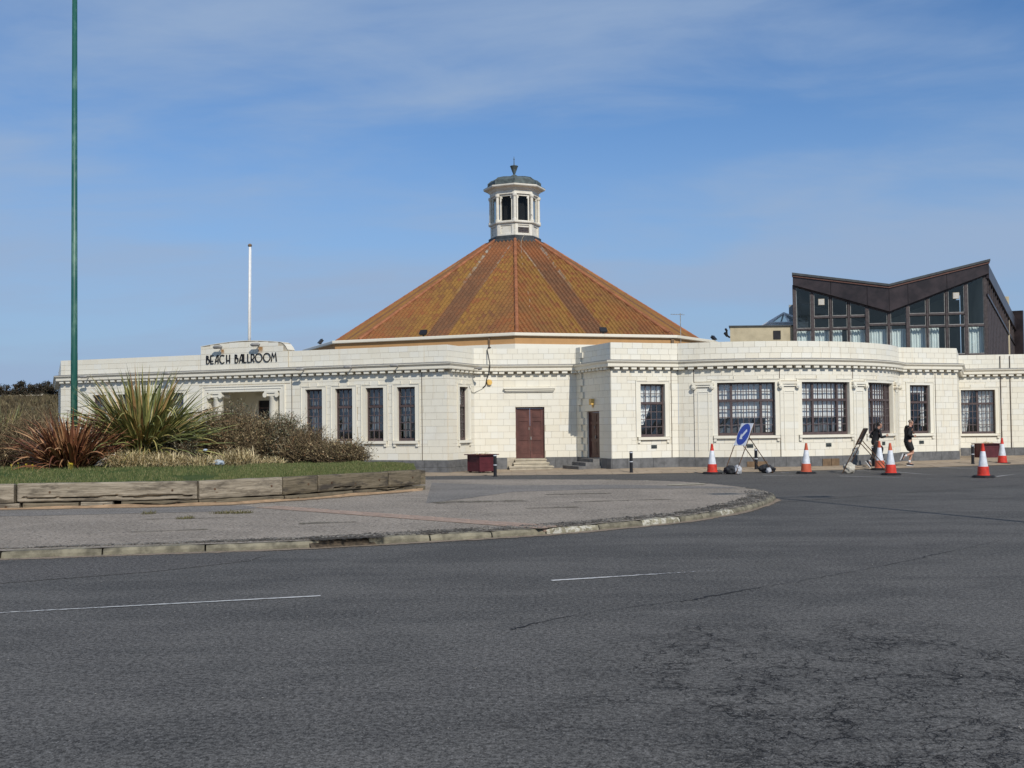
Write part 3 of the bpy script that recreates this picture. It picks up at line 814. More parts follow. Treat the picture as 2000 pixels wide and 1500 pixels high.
# cornice: one mitred moulding round the whole front, with dentils under it
def sweep(pts, prof):
    P = [Vector(p) for p in pts]; mb = MB(); m = len(prof)
    for i, p in enumerate(P):
        d0 = (P[i] - P[i-1]).normalized() if i > 0 else (P[1] - P[0]).normalized()
        d1 = (P[i+1] - P[i]).normalized() if i < len(P) - 1 else d0
        n0 = Vector((d0.y, -d0.x)); n1_ = Vector((d1.y, -d1.x)); mt = (n0 + n1_)
        mt = mt / max(0.25, mt.dot(n0))
        for (d, z) in prof: q = p + mt * d; mb.v.append((q.x, q.y, z))
    for i in range(len(P) - 1):
        for j in range(m):
            j2 = (j + 1) % m; a, b = i * m + j, i * m + j2
            mb.f.append((a, a + m, b + m, b))
    mb.f.append(tuple(reversed(range(m)))); mb.f.append(tuple(range((len(P) - 1) * m, len(P) * m)))
    return mb
ridge = [(-23.2, 56.3), (-19.22, 46.9), (-2.35, 39.95), (-1.45, 41.95), (-.57, 42.4), (2.55, 42.5), tuple(RA), tuple(RB1.B)]
ridge += [BOW.P(BOW.t0 + (BOW.t1 - BOW.t0) * i / 32, 0, 0)[:2] for i in range(1, 32)] + [tuple(RB2.A), tuple(rb_end), (20.3, 49.95), (29.5, 49.0)]
prof = [(-0.05, 3.775), (0.20, 3.775), (0.215, 3.80), (0.215, 3.90), (0.245, 3.92), (0.285, 3.965), (0.285, 4.00), (0.05, 4.035), (-0.05, 4.035)]
corn = mk('cornice', sweep(ridge, prof), MT['trim'], ball)
# two thin lead lines along the top of the moulding
mk('flashing', sweep(ridge, [(0.03, 4.036), (0.275, 4.006), (0.292, 3.995), (0.292, 4.012), (0.03, 4.052)]), MT['lampgrey'], corn)
dm = MB(); dm.box((-0.105, -0.16, 3.685), (0.105, 0.0, 3.772)); dent = mesh('dentil', dm, MT['trim'])
for S in secs:
    W = S.W
    if W is LSIDE: continue
    L = S.t1 - S.t0; nd = max(1, int(round(L / 0.345)))
    for i in range(nd):
        t = S.t0 + L * (i + 0.5) / nd; u, n = W.frame(t); p = W.P(t, 0.012, 0)
        o = bpy.data.objects.new('dentil', dent); col.objects.link(o); o.parent = corn
        o.location = (p[0], p[1], 0); o.rotation_euler = (0, 0, math.atan2(u.y, u.x))
# flat roof behind the parapets
fr = [(-22.5, 56), (-18.8, 47.2), (-2.6, 40.4), (-1.8, 42.2), (-.6, 42.75), (2.7, 42.8), (3.8, 40.1), (6.2, 41.1)]
fr += [BOW.P(BOW.t0 + (BOW.t1 - BOW.t0) * i / 12, -0.3, 0)[:2] for i in range(1, 12)] + [(15.6, 44.5), (18.0, 45.5), (20.1, 50.3), (29.4, 49.4), (29.4, 72), (-22.5, 72)]
mk('flat_roof', fill(fr, 4.32), MT['roofgrey'], ball)

# ---------------------------------------------------------------- windows
def curtain(name, W, t0, t1, z0, z1, d, mat, parent, amp=0.03, per=0.14, flare=None):
    mb = MB(); n = max(8, int((t1 - t0) / 0.03)); ph = rr.uniform(0, 6)
    for i in range(n + 1):
        u = i / n; t = t0 + (t1 - t0) * u
        dd = d + amp * math.sin(t / per * 2 * PI + ph) + amp * 0.5 * math.sin(t / per * 3.7 + ph)
        for (z, w) in ((z0, 0), (z1, 1)):
            tt = t
            if flare is not None and w == 0: tt = t0 + (t1 - t0) * (u * flare)
            mb.v.append(W.P(tt, dd, z))
    for i in range(n): mb.f.append((2*i, 2*i+2, 2*i+3, 2*i+1))
    return mk(name, mb, mat, parent, smooth=True)
def window(W, a, b, z0, z1, lights, rows_top=2, rows_bot=4, zt=2.46, sur=True, panes=True, dec='grey', rd=0.12, surd=0.035):
    wo = MB(); fw = 0.055; d0, d1 = -rd - 0.07, -rd
    pbox(wo, W, a, a + fw, d0, d1, z0, z1); pbox(wo, W, b - fw, b, d0, d1, z0, z1)
    pbox(wo, W, a + fw, b - fw, d0, d1, z1 - fw, z1); pbox(wo, W, a + fw, b - fw, d0, d1 + 0.015, z0, z0 + 0.10)
    pbox(wo, W, a + fw, b - fw, d0, d1 + 0.02, zt - 0.045, zt + 0.045)
    tot = sum(lights); inner_w = b - a - 2 * fw - 0.085 * (len(lights) - 1); pw = inner_w / tot
    edges = []; t = a + fw
    for k, nl in enumerate(lights):
        e = t + pw * nl; edges.append((t, e, nl))
        if k < len(lights) - 1: pbox(wo, W, e, e + 0.085, d0, d1 + 0.012, z0 + 0.10, z1 - fw)
        t = e + 0.085
    win = mk('window', wo, MT['frame'], ball)
    bars = MB(); g = 0.013
    for (p, q, nl) in edges:
        for (c, d, nr) in ((z0 + 0.10, zt - 0.045, rows_bot), (zt + 0.045, z1 - fw, rows_top)):
            for i in range(1, nl): x = p + (q - p) * i / nl; pbox(bars, W, x - g, x + g, d0 + 0.02, d1 - 0.01, c, d)
            for i in range(1, nr): z = c + (d - c) * i / nr; pbox(bars, W, p, q, d0 + 0.022, d1 - 0.012, z - g, z + g)
            if panes:
                for i in range(nl):
                    for j in range(nr):
                        x0 = p + (q - p) * i / nl + g; x1 = p + (q - p) * (i + 1) / nl - g
                        y0 = c + (d - c) * j / nr + g; y1 = c + (d - c) * (j + 1) / nr - g
                        dp = d0 + 0.035; j1, j2 = rr.uniform(-.0012, .0012), rr.uniform(-.0012, .0012)
                        m = MB(); m.add([W.P(x0, dp + j1, y0), W.P(x1, dp - j1, y0), W.P(x1, dp + j2, y1), W.P(x0, dp - j2 + j1, y1)], [(0, 1, 2, 3)])
                        mk('pane', m, MT['glass'], win)
            else:
                m = MB(); m.add([W.P(p, d0 + .035, c), W.P(q, d0 + .035, c), W.P(q, d0 + .035, d), W.P(p, d0 + .035, d)], [(0, 1, 2, 3)]); mk('pane', m, MT['glass'], win)
    mk('glazing_bars', bars, MT['bars'], win)
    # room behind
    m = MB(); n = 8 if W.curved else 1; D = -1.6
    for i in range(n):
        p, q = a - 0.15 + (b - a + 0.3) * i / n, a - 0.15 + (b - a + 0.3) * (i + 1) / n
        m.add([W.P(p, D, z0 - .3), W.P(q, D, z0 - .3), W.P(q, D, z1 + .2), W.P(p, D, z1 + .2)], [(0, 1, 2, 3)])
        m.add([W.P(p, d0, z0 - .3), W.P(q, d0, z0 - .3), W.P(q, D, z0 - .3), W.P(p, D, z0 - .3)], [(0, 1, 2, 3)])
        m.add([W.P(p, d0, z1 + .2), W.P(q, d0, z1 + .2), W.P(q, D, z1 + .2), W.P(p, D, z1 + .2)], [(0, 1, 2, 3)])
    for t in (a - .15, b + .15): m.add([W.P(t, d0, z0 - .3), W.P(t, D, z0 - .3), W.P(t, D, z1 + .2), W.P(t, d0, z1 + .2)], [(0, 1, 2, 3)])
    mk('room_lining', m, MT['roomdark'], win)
    ci = d0 - 0.09
    if dec == 'grey':
        curtain('blind', W, a + .02, b - .02, z0 + rr.uniform(.0, .5), z1, ci - .12, MT['officeblind'], win, 0.002, 0.7)
    elif dec == 'blind':
        curtain('blind', W, a + .02, b - .02, 1.88, z1, ci, MT['curtain'], win, 0.006, 0.5)
        curtain('blind', W, a, b, z0 - .1, 1.86, ci - 0.25, MT['greyblind'], win, 0.02, 0.5)
        curtain('curtain', W, b - 0.28, b - .04, z0 + .12, 1.9, ci - 0.06, MT['curtain'], win, 0.02, 0.1)
    elif dec == 'nets':
        curtain('curtain', W, a + .02, b - .02, 2.42, z1, ci, MT['curtain'], win, 0.025, 0.12)
        curtain('curtain', W, a + .02, a + 0.62 * (b - a), z0 + .45, 2.46, ci - .03, MT['curtain'], win, 0.03, 0.12, flare=0.4)
    elif dec == 'pair':
        m_ = (a + b) / 2
        curtain('curtain', W, a + .02, a + 0.36 * (b - a), z0, z1, ci, MT['curtain'], win, 0.03, 0.13, flare=0.55)
        curtain('curtain', W, m_ + 0.1, b - .02, z0, z1, ci, MT['curtain'], win, 0.03, 0.13)
    elif dec == 'short':
        curtain('blind', W, a + .02, b - .02, 2.86, z1, ci, MT['curtain'], win, 0.006, 0.5)
        curtain('curtain', W, b - 0.2, b - .03, z0 + .3, 2.9, ci - .03, MT['curtain'], win, 0.02, 0.1)
    if sur:
        s = MB(); D1 = surd
        pbox(s, W, a - 0.175, a, 0.0, D1 - 0.012, z0 + 0.005, z1 + 0.10); pbox(s, W, b, b + 0.175, 0.0, D1 - 0.012, z0 + 0.005, z1 + 0.10)
        pbox(s, W, a, b, 0.0, D1 - 0.012, z1, z1 + 0.10)
        for (p, q) in ((a - 0.195, a - 0.165), (b + 0.165, b + 0.195)): pbox(s, W, p, q, 0, D1 + 0.008, z0 + 0.005, z1 + 0.125)
        e = 0.28 * (b - a) if b - a < 1.2 else 0.30 * (b - a)
        for (p, q) in ((a - 0.165, a + e), (b - e, b + 0.165)): pbox(s, W, p, q, 0, D1 + 0.008, z1 + 0.095, z1 + 0.125)
        for (p, q) in ((a + e - .03, a + e), (b - e, b - e + .03)): pbox(s, W, p, q, 0, D1 + 0.008, z1 + 0.125, z1 + 0.24)
        pbox(s, W, a + e, b - e, 0, 0.03, z1 + 0.10, z1 + 0.26)
        mk('architrave', s, MT['trim'], win)
        s = MB(); pbox(s, W, a - 0.14, b + 0.14, -rd, 0.10, z0 - 0.10, z0 - 0.004)
        for t in (a - 0.14, b + 0.04): pbox(s, W, t, t + 0.10, 0.0, 0.07, z0 - 0.21, z0 - 0.102)
        pbox(s, W, a - 0.20, a - 0.175, 0, 0.03, z0 - 0.21, z0); pbox(s, W, b + 0.175, b + 0.20, 0, 0.03, z0 - 0.21, z0)
        mk('sill', s, MT['trim'], win)
    return win
for a, b in lw_w: window(LW, a, b, Z0, Z1, [3])
for a, b in lw_l: window(LW, a, b, Z0, Z1, [3], panes=False)
window(RETL, 0.95, 1.66, Z0, Z1, [3], dec='nets')
window(RB1, 1.17, 2.17, 1.22, Z1, [4], dec='nets')
for a, b in ((-4.13, -2.05), (-1.04, 1.04), (2.05, 4.13)): window(BOW, a, b, 1.24, 3.17, [2, 5, 2], zt=2.52, dec='blind')
window(RB2, 0.53, 1.52, 1.20, 3.15, [4], dec='short')
window(RW, 0.06, 1.56, 1.10, 3.08, [4, 4], dec='pair', panes=False)
window(RW, 3.5, 5.0, 1.10, 3.08, [4, 4], dec='pair', panes=False)
# pilasters of the bow, with scrolled caps
for pc in (-4.63, -1.54, 1.54, 4.63):
    m = MB(); hs = (3.0 - ZP) / 10
    for k in range(10): pbox(m, BOW, pc - 0.33, pc + 0.33, 0, 0.05, ZP + hs * k + .004, ZP + hs * (k + 1) - .004)
    pbox(m, BOW, pc - 0.325, pc + 0.325, 0, 0.042, ZP, 3.0)
    pbox(m, BOW, pc - 0.20, pc - 0.17, 0.05, 0.062, 0.7, 2.86); pbox(m, BOW, pc + 0.17, pc + 0.20, 0.05, 0.062, 0.7, 2.86); pbox(m, BOW, pc - 0.17, pc + 0.17, 0.05, 0.062, 2.83, 2.86)
    pil = mk('pilaster', m, MT['trim'], ball)
    m = MB(); pbox(m, BOW, pc - 0.34, pc + 0.34, 0, 0.10, 3.02, 3.10); pbox(m, BOW, pc - 0.40, pc + 0.40, 0, 0.13, 3.10, 3.19)
    for s_ in (-1, 1):
        u, n = BOW.frame(pc); c = Vector(BOW.P(pc + s_ * 0.32, 0.06, 3.02)); n3 = Vector((n.x, n.y, 0))
        m.tube([c - n3 * 0.06, c + n3 * 0.10], 0.085, 12); m.tube([c + n3 * 0.10, c + n3 * 0.125], 0.04, 10)
    mk('capital', m, MT['trim'], pil)
# movement joints and pipes
for W, t, z0_, z1_ in ((LW, 17.22, 0.0, 3.7), (RB1, 2.43, 0.0, 3.75), (BOW, -1.88, 0.1, 3.9), (BOW, -4.97, .46, 3.7), (BOW, 1.22, 0.46, 3.7), (RB2, 1.80, 0.1, 3.75), (RW, 1.80, 0.4, 4.6), (RW, 2.22, 0.4, 4.6), (LW, 7.335, 4.03, 4.95), (LW, 11.6, 0.4, 3.7)):
    m = MB(); pbox(m, W, t - 0.012, t + 0.012, 0.0, 0.055 if W is RW else 0.02, z0_, z1_); mk('movement_joint', m, MT['pipe'], wall_obj[W])
# rusty vent grilles under the windows
for W, t, z in ((RB1, 1.69, 0.80), (BOW, -2.99, 0.80), (BOW, 0.02, 0.80), (BOW, 3.11, 0.80), (RB2, 1.05, 0.78)):
    m = MB(); pbox(m, W, t - 0.115, t + 0.115, 0.0, 0.02, z, z + 0.13); v_ = mk('vent_grille', m, MT['black'], wall_obj[W])
    m = MB()
    for (p, q, c, d) in ((-.115, .115, 0, .016), (-.115, .115, .114, .13), (-.115, -.1, .016, .114), (.1, .115, .016, .114), (-.1, .1, .058, .072), (-.05, -.035, .016, .058), (.03, .045, .016, .058), (-.02, -.005, .072, .114), (.06, .075, .072, .114), (-.075, -.06, .072, .114)):
        pbox(m, W, t + p, t + q, 0.02, 0.03, z + c, z + d)
    mk('grille_bars', m, MT['copper'], v_)
for t in (-2.75, 0.08):
    m = MB()
    for i in range(2): pbox(m, BOW, t - 0.36 + 0.37 * i, t - 0.36 + 0.37 * i + 0.35, 0.04, 0.075, 0.10, 0.36 if t > 0 else 0.30)
    mk('plinth_hatch', m, MT['plinthboard'], wall_obj[BOW])

# ---------------------------------------------------------------- doors
def door(W, a, b, z0, z1, rd, mat, rows):
    m = MB(); f = 0.05; mid = (a + b) / 2
    pbox(m, W, a, a + f, -rd - .06, -rd + .03, z0, z1); pbox(m, W, b - f, b, -rd - .06, -rd + .03, z0, z1); pbox(m, W, a + f, b - f, -rd - .06, -rd + .03, z1 - f, z1)
    dr = mk('door', m, mat, ball)
    for (p, q) in ((a + f + .004, mid - .006), (mid + .006, b - f - .004)):
        m = MB(); pbox(m, W, p, q, -rd - .05, -rd - .02, z0 + .01, z1 - f - .005)
        st = 0.075
        pbox(m, W, p, p + st, -rd - .02, -rd, z0 + .01, z1 - f - .005); pbox(m, W, q - st, q, -rd - .02, -rd, z0 + .01, z1 - f - .005)
        zz0 = z0 + 0.01; H_ = z1 - f - z0 - .015
        for (c, d) in rows: pbox(m, W, p + st, q - st, -rd - .02, -rd - .001, zz0 + c * H_, zz0 + d * H_)
        edges = [(rows[i][1], rows[i+1][0]) for i in range(len(rows) - 1)]
        for (c, d) in edges: pbox(m, W, p + st + .035, q - st - .035, -rd - .02, -rd - .008, zz0 + c * H_ + .04, zz0 + d * H_ - .04)
        lf = mk('door_leaf', m, mat, dr)
    m = MB(); pbox(m, W, mid + .02, mid + .05, -rd, -rd + .03, z0 + .72, z0 + .84); pbox(m, W, mid - .05, mid - .03, -rd, -rd + .02, z0 + 1.1, z0 + 1.2)
    mk('lock', m, MT['lampgrey'], dr); return dr
door(REC, 0.70, 1.81, 0.42, 2.40, 0.12, MT['door'], [(0, .07), (.36, .43), (.74, .80), (.96, 1)])
door(RETR, 0.84, 1.92, 0.45, 2.20, 0.08, MT['door'], [(0, .07), (.36, .43), (.74, .80), (.96, 1)])
m = MB(); pbox(m, REC, 0.29, 2.19, 0.012, 0.11, 3.03, 3.10); pbox(m, REC, 0.25, 2.23, 0.012, 0.15, 3.10, 3.155); pbox(m, REC, 0.33, 2.15, 0.012, 0.07, 2.985, 3.03)
mk('door_hood', m, MT['trim'], ball)
for i, (a, b, e, z) in enumerate(((0.66, 1.85, 0.32, 0.40), (0.60, 1.93, 0.60, 0.28), (0.42, 2.07, 0.92, 0.15))):
    m = MB(); pbox(m, REC, a, b, -0.15, e, -0.05, z); pbox(m, REC, a - .02, b + .02, 0.02, e + .03, z - 0.045, z - .001); mk('entrance_step', m, MT['step'], ball)
for i, (a, b, e, z) in enumerate(((0.80, 1.96, 0.30, 0.43), (0.75, 2.0, 0.62, 0.31), (0.62, 2.1, 0.95, 0.18))):
    m = MB(); pbox(m, RETR, a, b, -0.1, e, -0.05, z - .002 * i); mk('side_step', m, MT['step_dark'], ball)
# lamp over the side door, alarm box and loose cable by the main door
m = MB(); pbox(m, RETR, 1.30, 1.50, 0.012, 0.14, 2.44, 2.66); pbox(m, RETR, 1.36, 1.44, 0.012, .05, 2.34, 2.44); mk('wall_lamp', m, MT['alarm'], ball)
m = MB(); c = Vector(ANG.P(0.62, 0.02, 3.36)); n3 = Vector((ANG.n.x, ANG.n.y, 0)); m.tube([c, c + n3 * 0.09], 0.115, 6); mk('alarm_box', m, MT['alarm'], ball)
cb = [ANG.P(0.72, 0.03, 4.70), ANG.P(0.60, 0.04, 4.69), ANG.P(0.55, 0.05, 4.60), ANG.P(0.53, 0.31, 4.08), ANG.P(0.53, 0.31, 3.95), ANG.P(0.54, 0.22, 3.7), ANG.P(0.53, 0.05, 3.5), ANG.P(0.48, 0.04, 3.25), ANG.P(0.36, 0.04, 3.15)]
m = MB(); m.tube([Vector(p) for p in cb], 0.021, 7); mk('cable_conduit', m, MT['black'], ball, smooth=True)
cb = [ANG.P(0.36, 0.03, 3.12), ANG.P(0.1, 0.03, 3.0), RETL.P(2.0, 0.03, 2.96), RETL.P(1.85, 0.03, 3.06), RETL.P(1.72, 0.03, 3.2)]
m = MB(); m.tube(smooth_line(cb, 5), 0.008, 5); mk('loose_cable', m, MT['black'], ball)
# lamps standing off the cornice and the name panel
def spot(t, z, dd, big=1.0):
    m = MB(); c0 = Vector(LW.P(t, dd, z)); n3 = Vector((LW.n.x, LW.n.y, 0)); u3 = Vector((LW.u.x, LW.u.y, 0))
    m.tube([c0 - n3 * 0.1, c0 + n3 * 0.16 + Vector((0, 0, 0.03))], 0.022, 7)
    s_ = mk('spotlight', m, MT['lampgrey'], ball)
    m = MB(); c1 = c0 + n3 * 0.24 + Vector((0, 0, 0.05)) - u3 * 0.02
    m.tube([c1 - u3 * 0.17 * big, c1 - u3 * 0.12 * big, c1 + u3 * 0.12 * big, c1 + u3 * 0.17 * big], [0.03, 0.055 * big, 0.055 * big, 0.03], 10)
    mk('lamp_head', m, MT['lampgrey'], s_, smooth=True)
for t, z in ((1.7, 3.84), (5.99, 3.87), (12.29, 3.85), (14.39, 3.87), (16.35, 3.87)): spot(t, z + .02, 0.24)
for t, z in ((8.36, 4.90), (10.14, 4.93)): spot(t, z - .03, 0.06, 1.25)
mb = MB(); n3 = Vector((RETL.n.x, RETL.n.y, 0)); c0 = Vector(RETL.P(1.72, 0.26, 3.86)); mb.tube([c0, c0 + n3 * .2], .03, 7); mb.tube([c0 + n3 * .16 - Vector((0, 0, .02)), c0 + n3 * .3], .06, 9); mk('spotlight', mb, MT['lampgrey'], ball)

# ---------------------------------------------------------------- entrance porch
m = MB()
D = -2.1; a, b, zc = 7.25, 11.45, 3.45
m.add([LW.P(a, D, 0), LW.P(b, D, 0), LW.P(b, D, zc), LW.P(a, D, zc)], [(0, 1, 2, 3)])
m.add([LW.P(a, -.3, 0), LW.P(a, D, 0), LW.P(a, D, zc), LW.P(a, -.3, zc)], [(3, 2, 1, 0)]); m.add([LW.P(b, -.3, 0), LW.P(b, D, 0), LW.P(b, D, zc), LW.P(b, -.3, zc)], [(0, 1, 2, 3)])
m.add([LW.P(a, -.3, zc), LW.P(b, -.3, zc), LW.P(b, D, zc), LW.P(a, D, zc)], [(3, 2, 1, 0)])
m.add([LW.P(a, 0, .4), LW.P(b, 0, .4), LW.P(b, D, .4), LW.P(a, D, .4)], [(0, 1, 2, 3)])
porch = mk('porch', m, MT['trim'], ball)
m = MB()
for (p, q, c, d, e) in ((7.40, 7.61, 0.42, 3.36, .03), (11.05, 11.26, .42, 3.36, .03), (7.61, 11.05, 3.14, 3.36, .03), (7.36, 7.42, .42, 3.40, .055), (11.24, 11.30, .42, 3.40, .055), (7.42, 11.24, 3.34, 3.40, .055), (7.54, 11.12, 3.24, 3.27, .05)):
    pbox(m, LW, p, q, 0.0, e, c, d)
mk('porch_surround', m, MT['trim'], porch)
for t in (8.0, 10.66):
    c = LW.P(t, -0.2, 0); m = MB()
    m.lathe([(.27, .4), (.27, .5), (.24, .52), (.22, .58), (.225, 1.4), (.195, 2.88), (.21, 2.90), (.21, 2.93)], 24, c[:2])
    cl = mk('column', m, MT['trim'], porch, smooth=True)
    m = MB(); pbox(m, LW, t - .30, t + .30, -.46, .06, 3.07, 3.135); pbox(m, LW, t - .24, t + .24, -.42, .02, 2.94, 3.07)
    for s_ in (-1, 1):
        cc = Vector(LW.P(t + s_ * .27, -.2, 2.99)); n3 = Vector((LW.n.x, LW.n.y, 0))
        m.tube([cc - n3 * .27, cc - n3 * .2, cc, cc + n3 * .2, cc + n3 * .27], [.10, .085, .06, .085, .10], 14)
    mk('capital', m, MT['trim'], cl)
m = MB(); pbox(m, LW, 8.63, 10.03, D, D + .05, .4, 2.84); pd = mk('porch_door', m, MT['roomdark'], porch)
m = MB()
for k in range(5): pbox(m, LW, 8.70, 9.96, D + .05, D + .08, 0.5 + k * .5, 0.56 + k * .5)
for t in (8.63, 9.28, 9.97): pbox(m, LW, t, t + .06, D + .05, D + .085, .4, 2.84)
mk('door_bars', m, MT['frame'], pd)
m = MB()
for (p, q, c, d) in ((8.42, 8.63, .4, 3.05), (10.03, 10.24, .4, 3.05), (8.63, 10.03, 2.84, 3.05)): pbox(m, LW, p, q, D, D + .07, c, d)
mk('door_surround', m, MT['trim'], porch)

# rust that has run down below the two lamps on the name panel
def mat_rust():
    t = NT('rust_run'); v = t.coord(); uv = t.sep(t.coord('UV'))
    rim = t.math('MULTIPLY', t.math('MULTIPLY', uv[0], t.math('SUBTRACT', 1.0, uv[0])), 4.0)
    a = t.math('MULTIPLY', t.rng(t.math('ADD', rim, t.math('MULTIPLY', t.math('SUBTRACT', t.noise(t.map(v, (16, 16, 2)), 1, 5, .7), .5), 1.6)), .15, .9), t.rng(uv[1], 1.0, .2, 0, .75))
    p = t.n('ShaderNodeBsdfPrincipled'); p.inputs['Base Color'].default_value = (0.42, 0.22, 0.07, 1); p.inputs['Roughness'].default_value = .7; t.put(p.inputs['Alpha'], a)
    t.t.links.new(p.outputs[0], t.out.inputs[0]); return t.m
MT['rust'] = mat_rust()
for W, t, z0_, z1_, w_, d_, par in ((LW, 8.40, 4.60, 4.84, .10, .0672, ped), (LW, 10.20, 4.58, 4.88, .15, .0672, ped)):
    m = MB(); m.add([W.P(t - w_, d_, z0_), W.P(t + w_, d_, z0_), W.P(t + w_, d_, z1_), W.P(t - w_, d_, z1_)], [(0, 1, 2, 3)])
    o = mk('rust_stain', m, MT['rust'], par); set_uv(o, [(0, 1), (1, 1), (1, 0), (0, 0)])

# ---------------------------------------------------------------- roof of the octagon
CX, CY = 0.24, 58.3
RO, ZE, RI, ZI = 10.3, 5.70, 1.50, 11.30
def mat_pantile():
    t = NT('pantile'); uv = t.sep(t.coord('UV')); v = t.coord()
    au = t.math('ABSOLUTE', uv[0]); s = uv[1]                 # s: 0 at the eaves, 1 at the top
    tile = t.n('ShaderNodeTexWhiteNoise', noise_dimensions='2D')
    cmb = t.n('ShaderNodeCombineXYZ'); t.put(cmb.inputs[0], t.math('FLOOR', t.math('DIVIDE', uv[0], 0.21))); t.put(cmb.inputs[1], t.math('FLOOR', t.math('MULTIPLY', s, 36.0)))
    t.put(tile.inputs['Vector'], cmb.outputs[0]); rnd = tile.outputs['Value']
    nz = t.noise(v, 0.55, 5, 0.65); nz2 = t.noise(v, 2.2, 5, 0.7)
    red = t.mix(rnd, (0.225, 0.084, 0.031), (0.285, 0.106, 0.039))
    brown = t.mix(rnd, (0.115, 0.062, 0.034), (0.155, 0.080, 0.040))
    och = t.mix(rnd, (0.225, 0.122, 0.026), (0.280, 0.150, 0.034))
    c = t.mix(t.rng(t.math('ADD', nz, t.math('MULTIPLY', rnd, 0.2)), 0.42, 0.72, 0, 0.7), red, brown)
    # lichen on both flanks of every slope, a darker lane of older tiles down its middle
    edge = t.math('ADD', au, t.math('MULTIPLY', t.math('SUBTRACT', nz2, 0.5), 0.22))
    flank = t.math('MULTIPLY', t.rng(edge, 0.46, 0.64), t.rng(t.math('ADD', s, t.math('MULTIPLY', nz2, 0.25)), 1.02, 0.86))
    fade = t.rng(t.math('SUBTRACT', edge, t.math('MULTIPLY', t.math('SUBTRACT', nz, 0.5), 0.8)), 3.2, 0.6, 0.22, 0.82)
    c = t.mix(t.math('MULTIPLY', t.math('MULTIPLY', flank, fade), t.rng(t.math('ADD', t.math('MULTIPLY', nz2, 0.6), t.math('MULTIPLY', rnd, 0.4)), 0.25, 0.55)), c, och)
    lane = t.math('MULTIPLY', t.math('MULTIPLY', t.rng(edge, 0.60, 0.46), t.rng(s, 0.92, 0.60)), t.rng(nz2, 0.30, 0.55, 0.45, 1.0))
    c = t.mix(t.math('MULTIPLY', lane, 0.75), c, brown)
    ln = t.math('MULTIPLY', t.math('MULTIPLY', t.rng(t.math('ABSOLUTE', t.math('SUBTRACT', au, 0.56)), 0.10, 0.03), t.rng(s, 0.35, 0.85)), t.rng(s, 0.95, 0.90))
    c = t.mix(t.math('MULTIPLY', ln, t.rng(nz2, 0.45, 0.6)), c, (0.30, 0.27, 0.22))
    return t.principled(c, 0.8, None, 0.3)
MT['pantile'] = mat_pantile()
MT['ridge'] = simple('ridge_tile', (0.285, 0.108, 0.046), 0.8, 0.3, 2)
roof_root = None
def oct_pt(r, k): a = -PI/2 + k * PI/4; return Vector((CX + r * math.cos(a), CY + r * math.sin(a)))
slope_len = None
mb = MB(); mb.lathe([(RO + 0.2, ZE - 0.25), (RO - .1, ZE - 0.06), (RI, ZI - 0.18)], 8, (CX, CY), -PI/2)
roof = mk('roof', mb, MT['lead'], ball)
for k in range(8):
    A, B = oct_pt(RO, k), oct_pt(RO, k + 1); a, b = oct_pt(RI, k), oct_pt(RI, k + 1)
    M0 = (A + B) / 2; M1 = (a + b) / 2; u = (B - A).normalized()
    up = Vector((M1.x - M0.x, M1.y - M0.y, ZI - ZE)); SL = up.length; upn = up.normalized(); u3 = Vector((u.x, u.y, 0)); nrm = u3.cross(upn)
    hw0, hw1 = (B - A).length / 2, (b - a).length / 2
    NC = 36; fine = k in (0, 1, 7, 6)
    step = 0.21 / 6 if fine else 0.21
    mb = MB(); uvs = []
    for c in range(NC):
        for e in (0, 1):
            s = (c + e) / NC; hw = hw0 + (hw1 - hw0) * s; lift = 0.014 * (1 - e)
            n = int(2 * hw0 / step)
            for i in range(n + 1):
                x = -hw0 + i * step; x = max(-hw, min(hw, x))
                ph = (x / 0.21) % 1.0
                w = 0.040 * math.cos(2 * PI * ph) + 0.014 * math.cos(4 * PI * ph) if fine else 0
                p = Vector((M0.x, M0.y, ZE)) + u3 * x + upn * SL * s + nrm * (0.03 + lift + w)
                mb.v.append(tuple(p)); uvs.append((x, s))
    n1_ = n + 1
    for c in range(NC):
        r0 = (2 * c) * n1_; r1 = (2 * c + 1) * n1_
        for i in range(n):
            x0 = mb.v[r0 + i]; x1 = mb.v[r0 + i + 1]
            if (Vector(x0) - Vector(x1)).length < 1e-5: continue
            mb.f.append((r0 + i, r0 + i + 1, r1 + i + 1, r1 + i))
            if c: mb.f.append((r0 - n1_ + i, r0 - n1_ + i + 1, r0 + i + 1, r0 + i))
    o = mk('roof_slope', mb, MT['pantile'], roof); set_uv(o, uvs); struct(o, 'stuff')
for k in range(8):
    A = oct_pt(RO + .02, k); a = oct_pt(RI, k); p0 = Vector((A.x, A.y, ZE + .05)); p1 = Vector((a.x, a.y, ZI + .05))
    mb = MB(); n = 34
    for i in range(n):
        q0 = p0.lerp(p1, i / n); q1 = p0.lerp(p1, (i + 1.04) / n); mb.tube([q0, q1], [0.095, 0.085], 8)
    mk('hip_ridge', mb, MT['ridge'], roof)
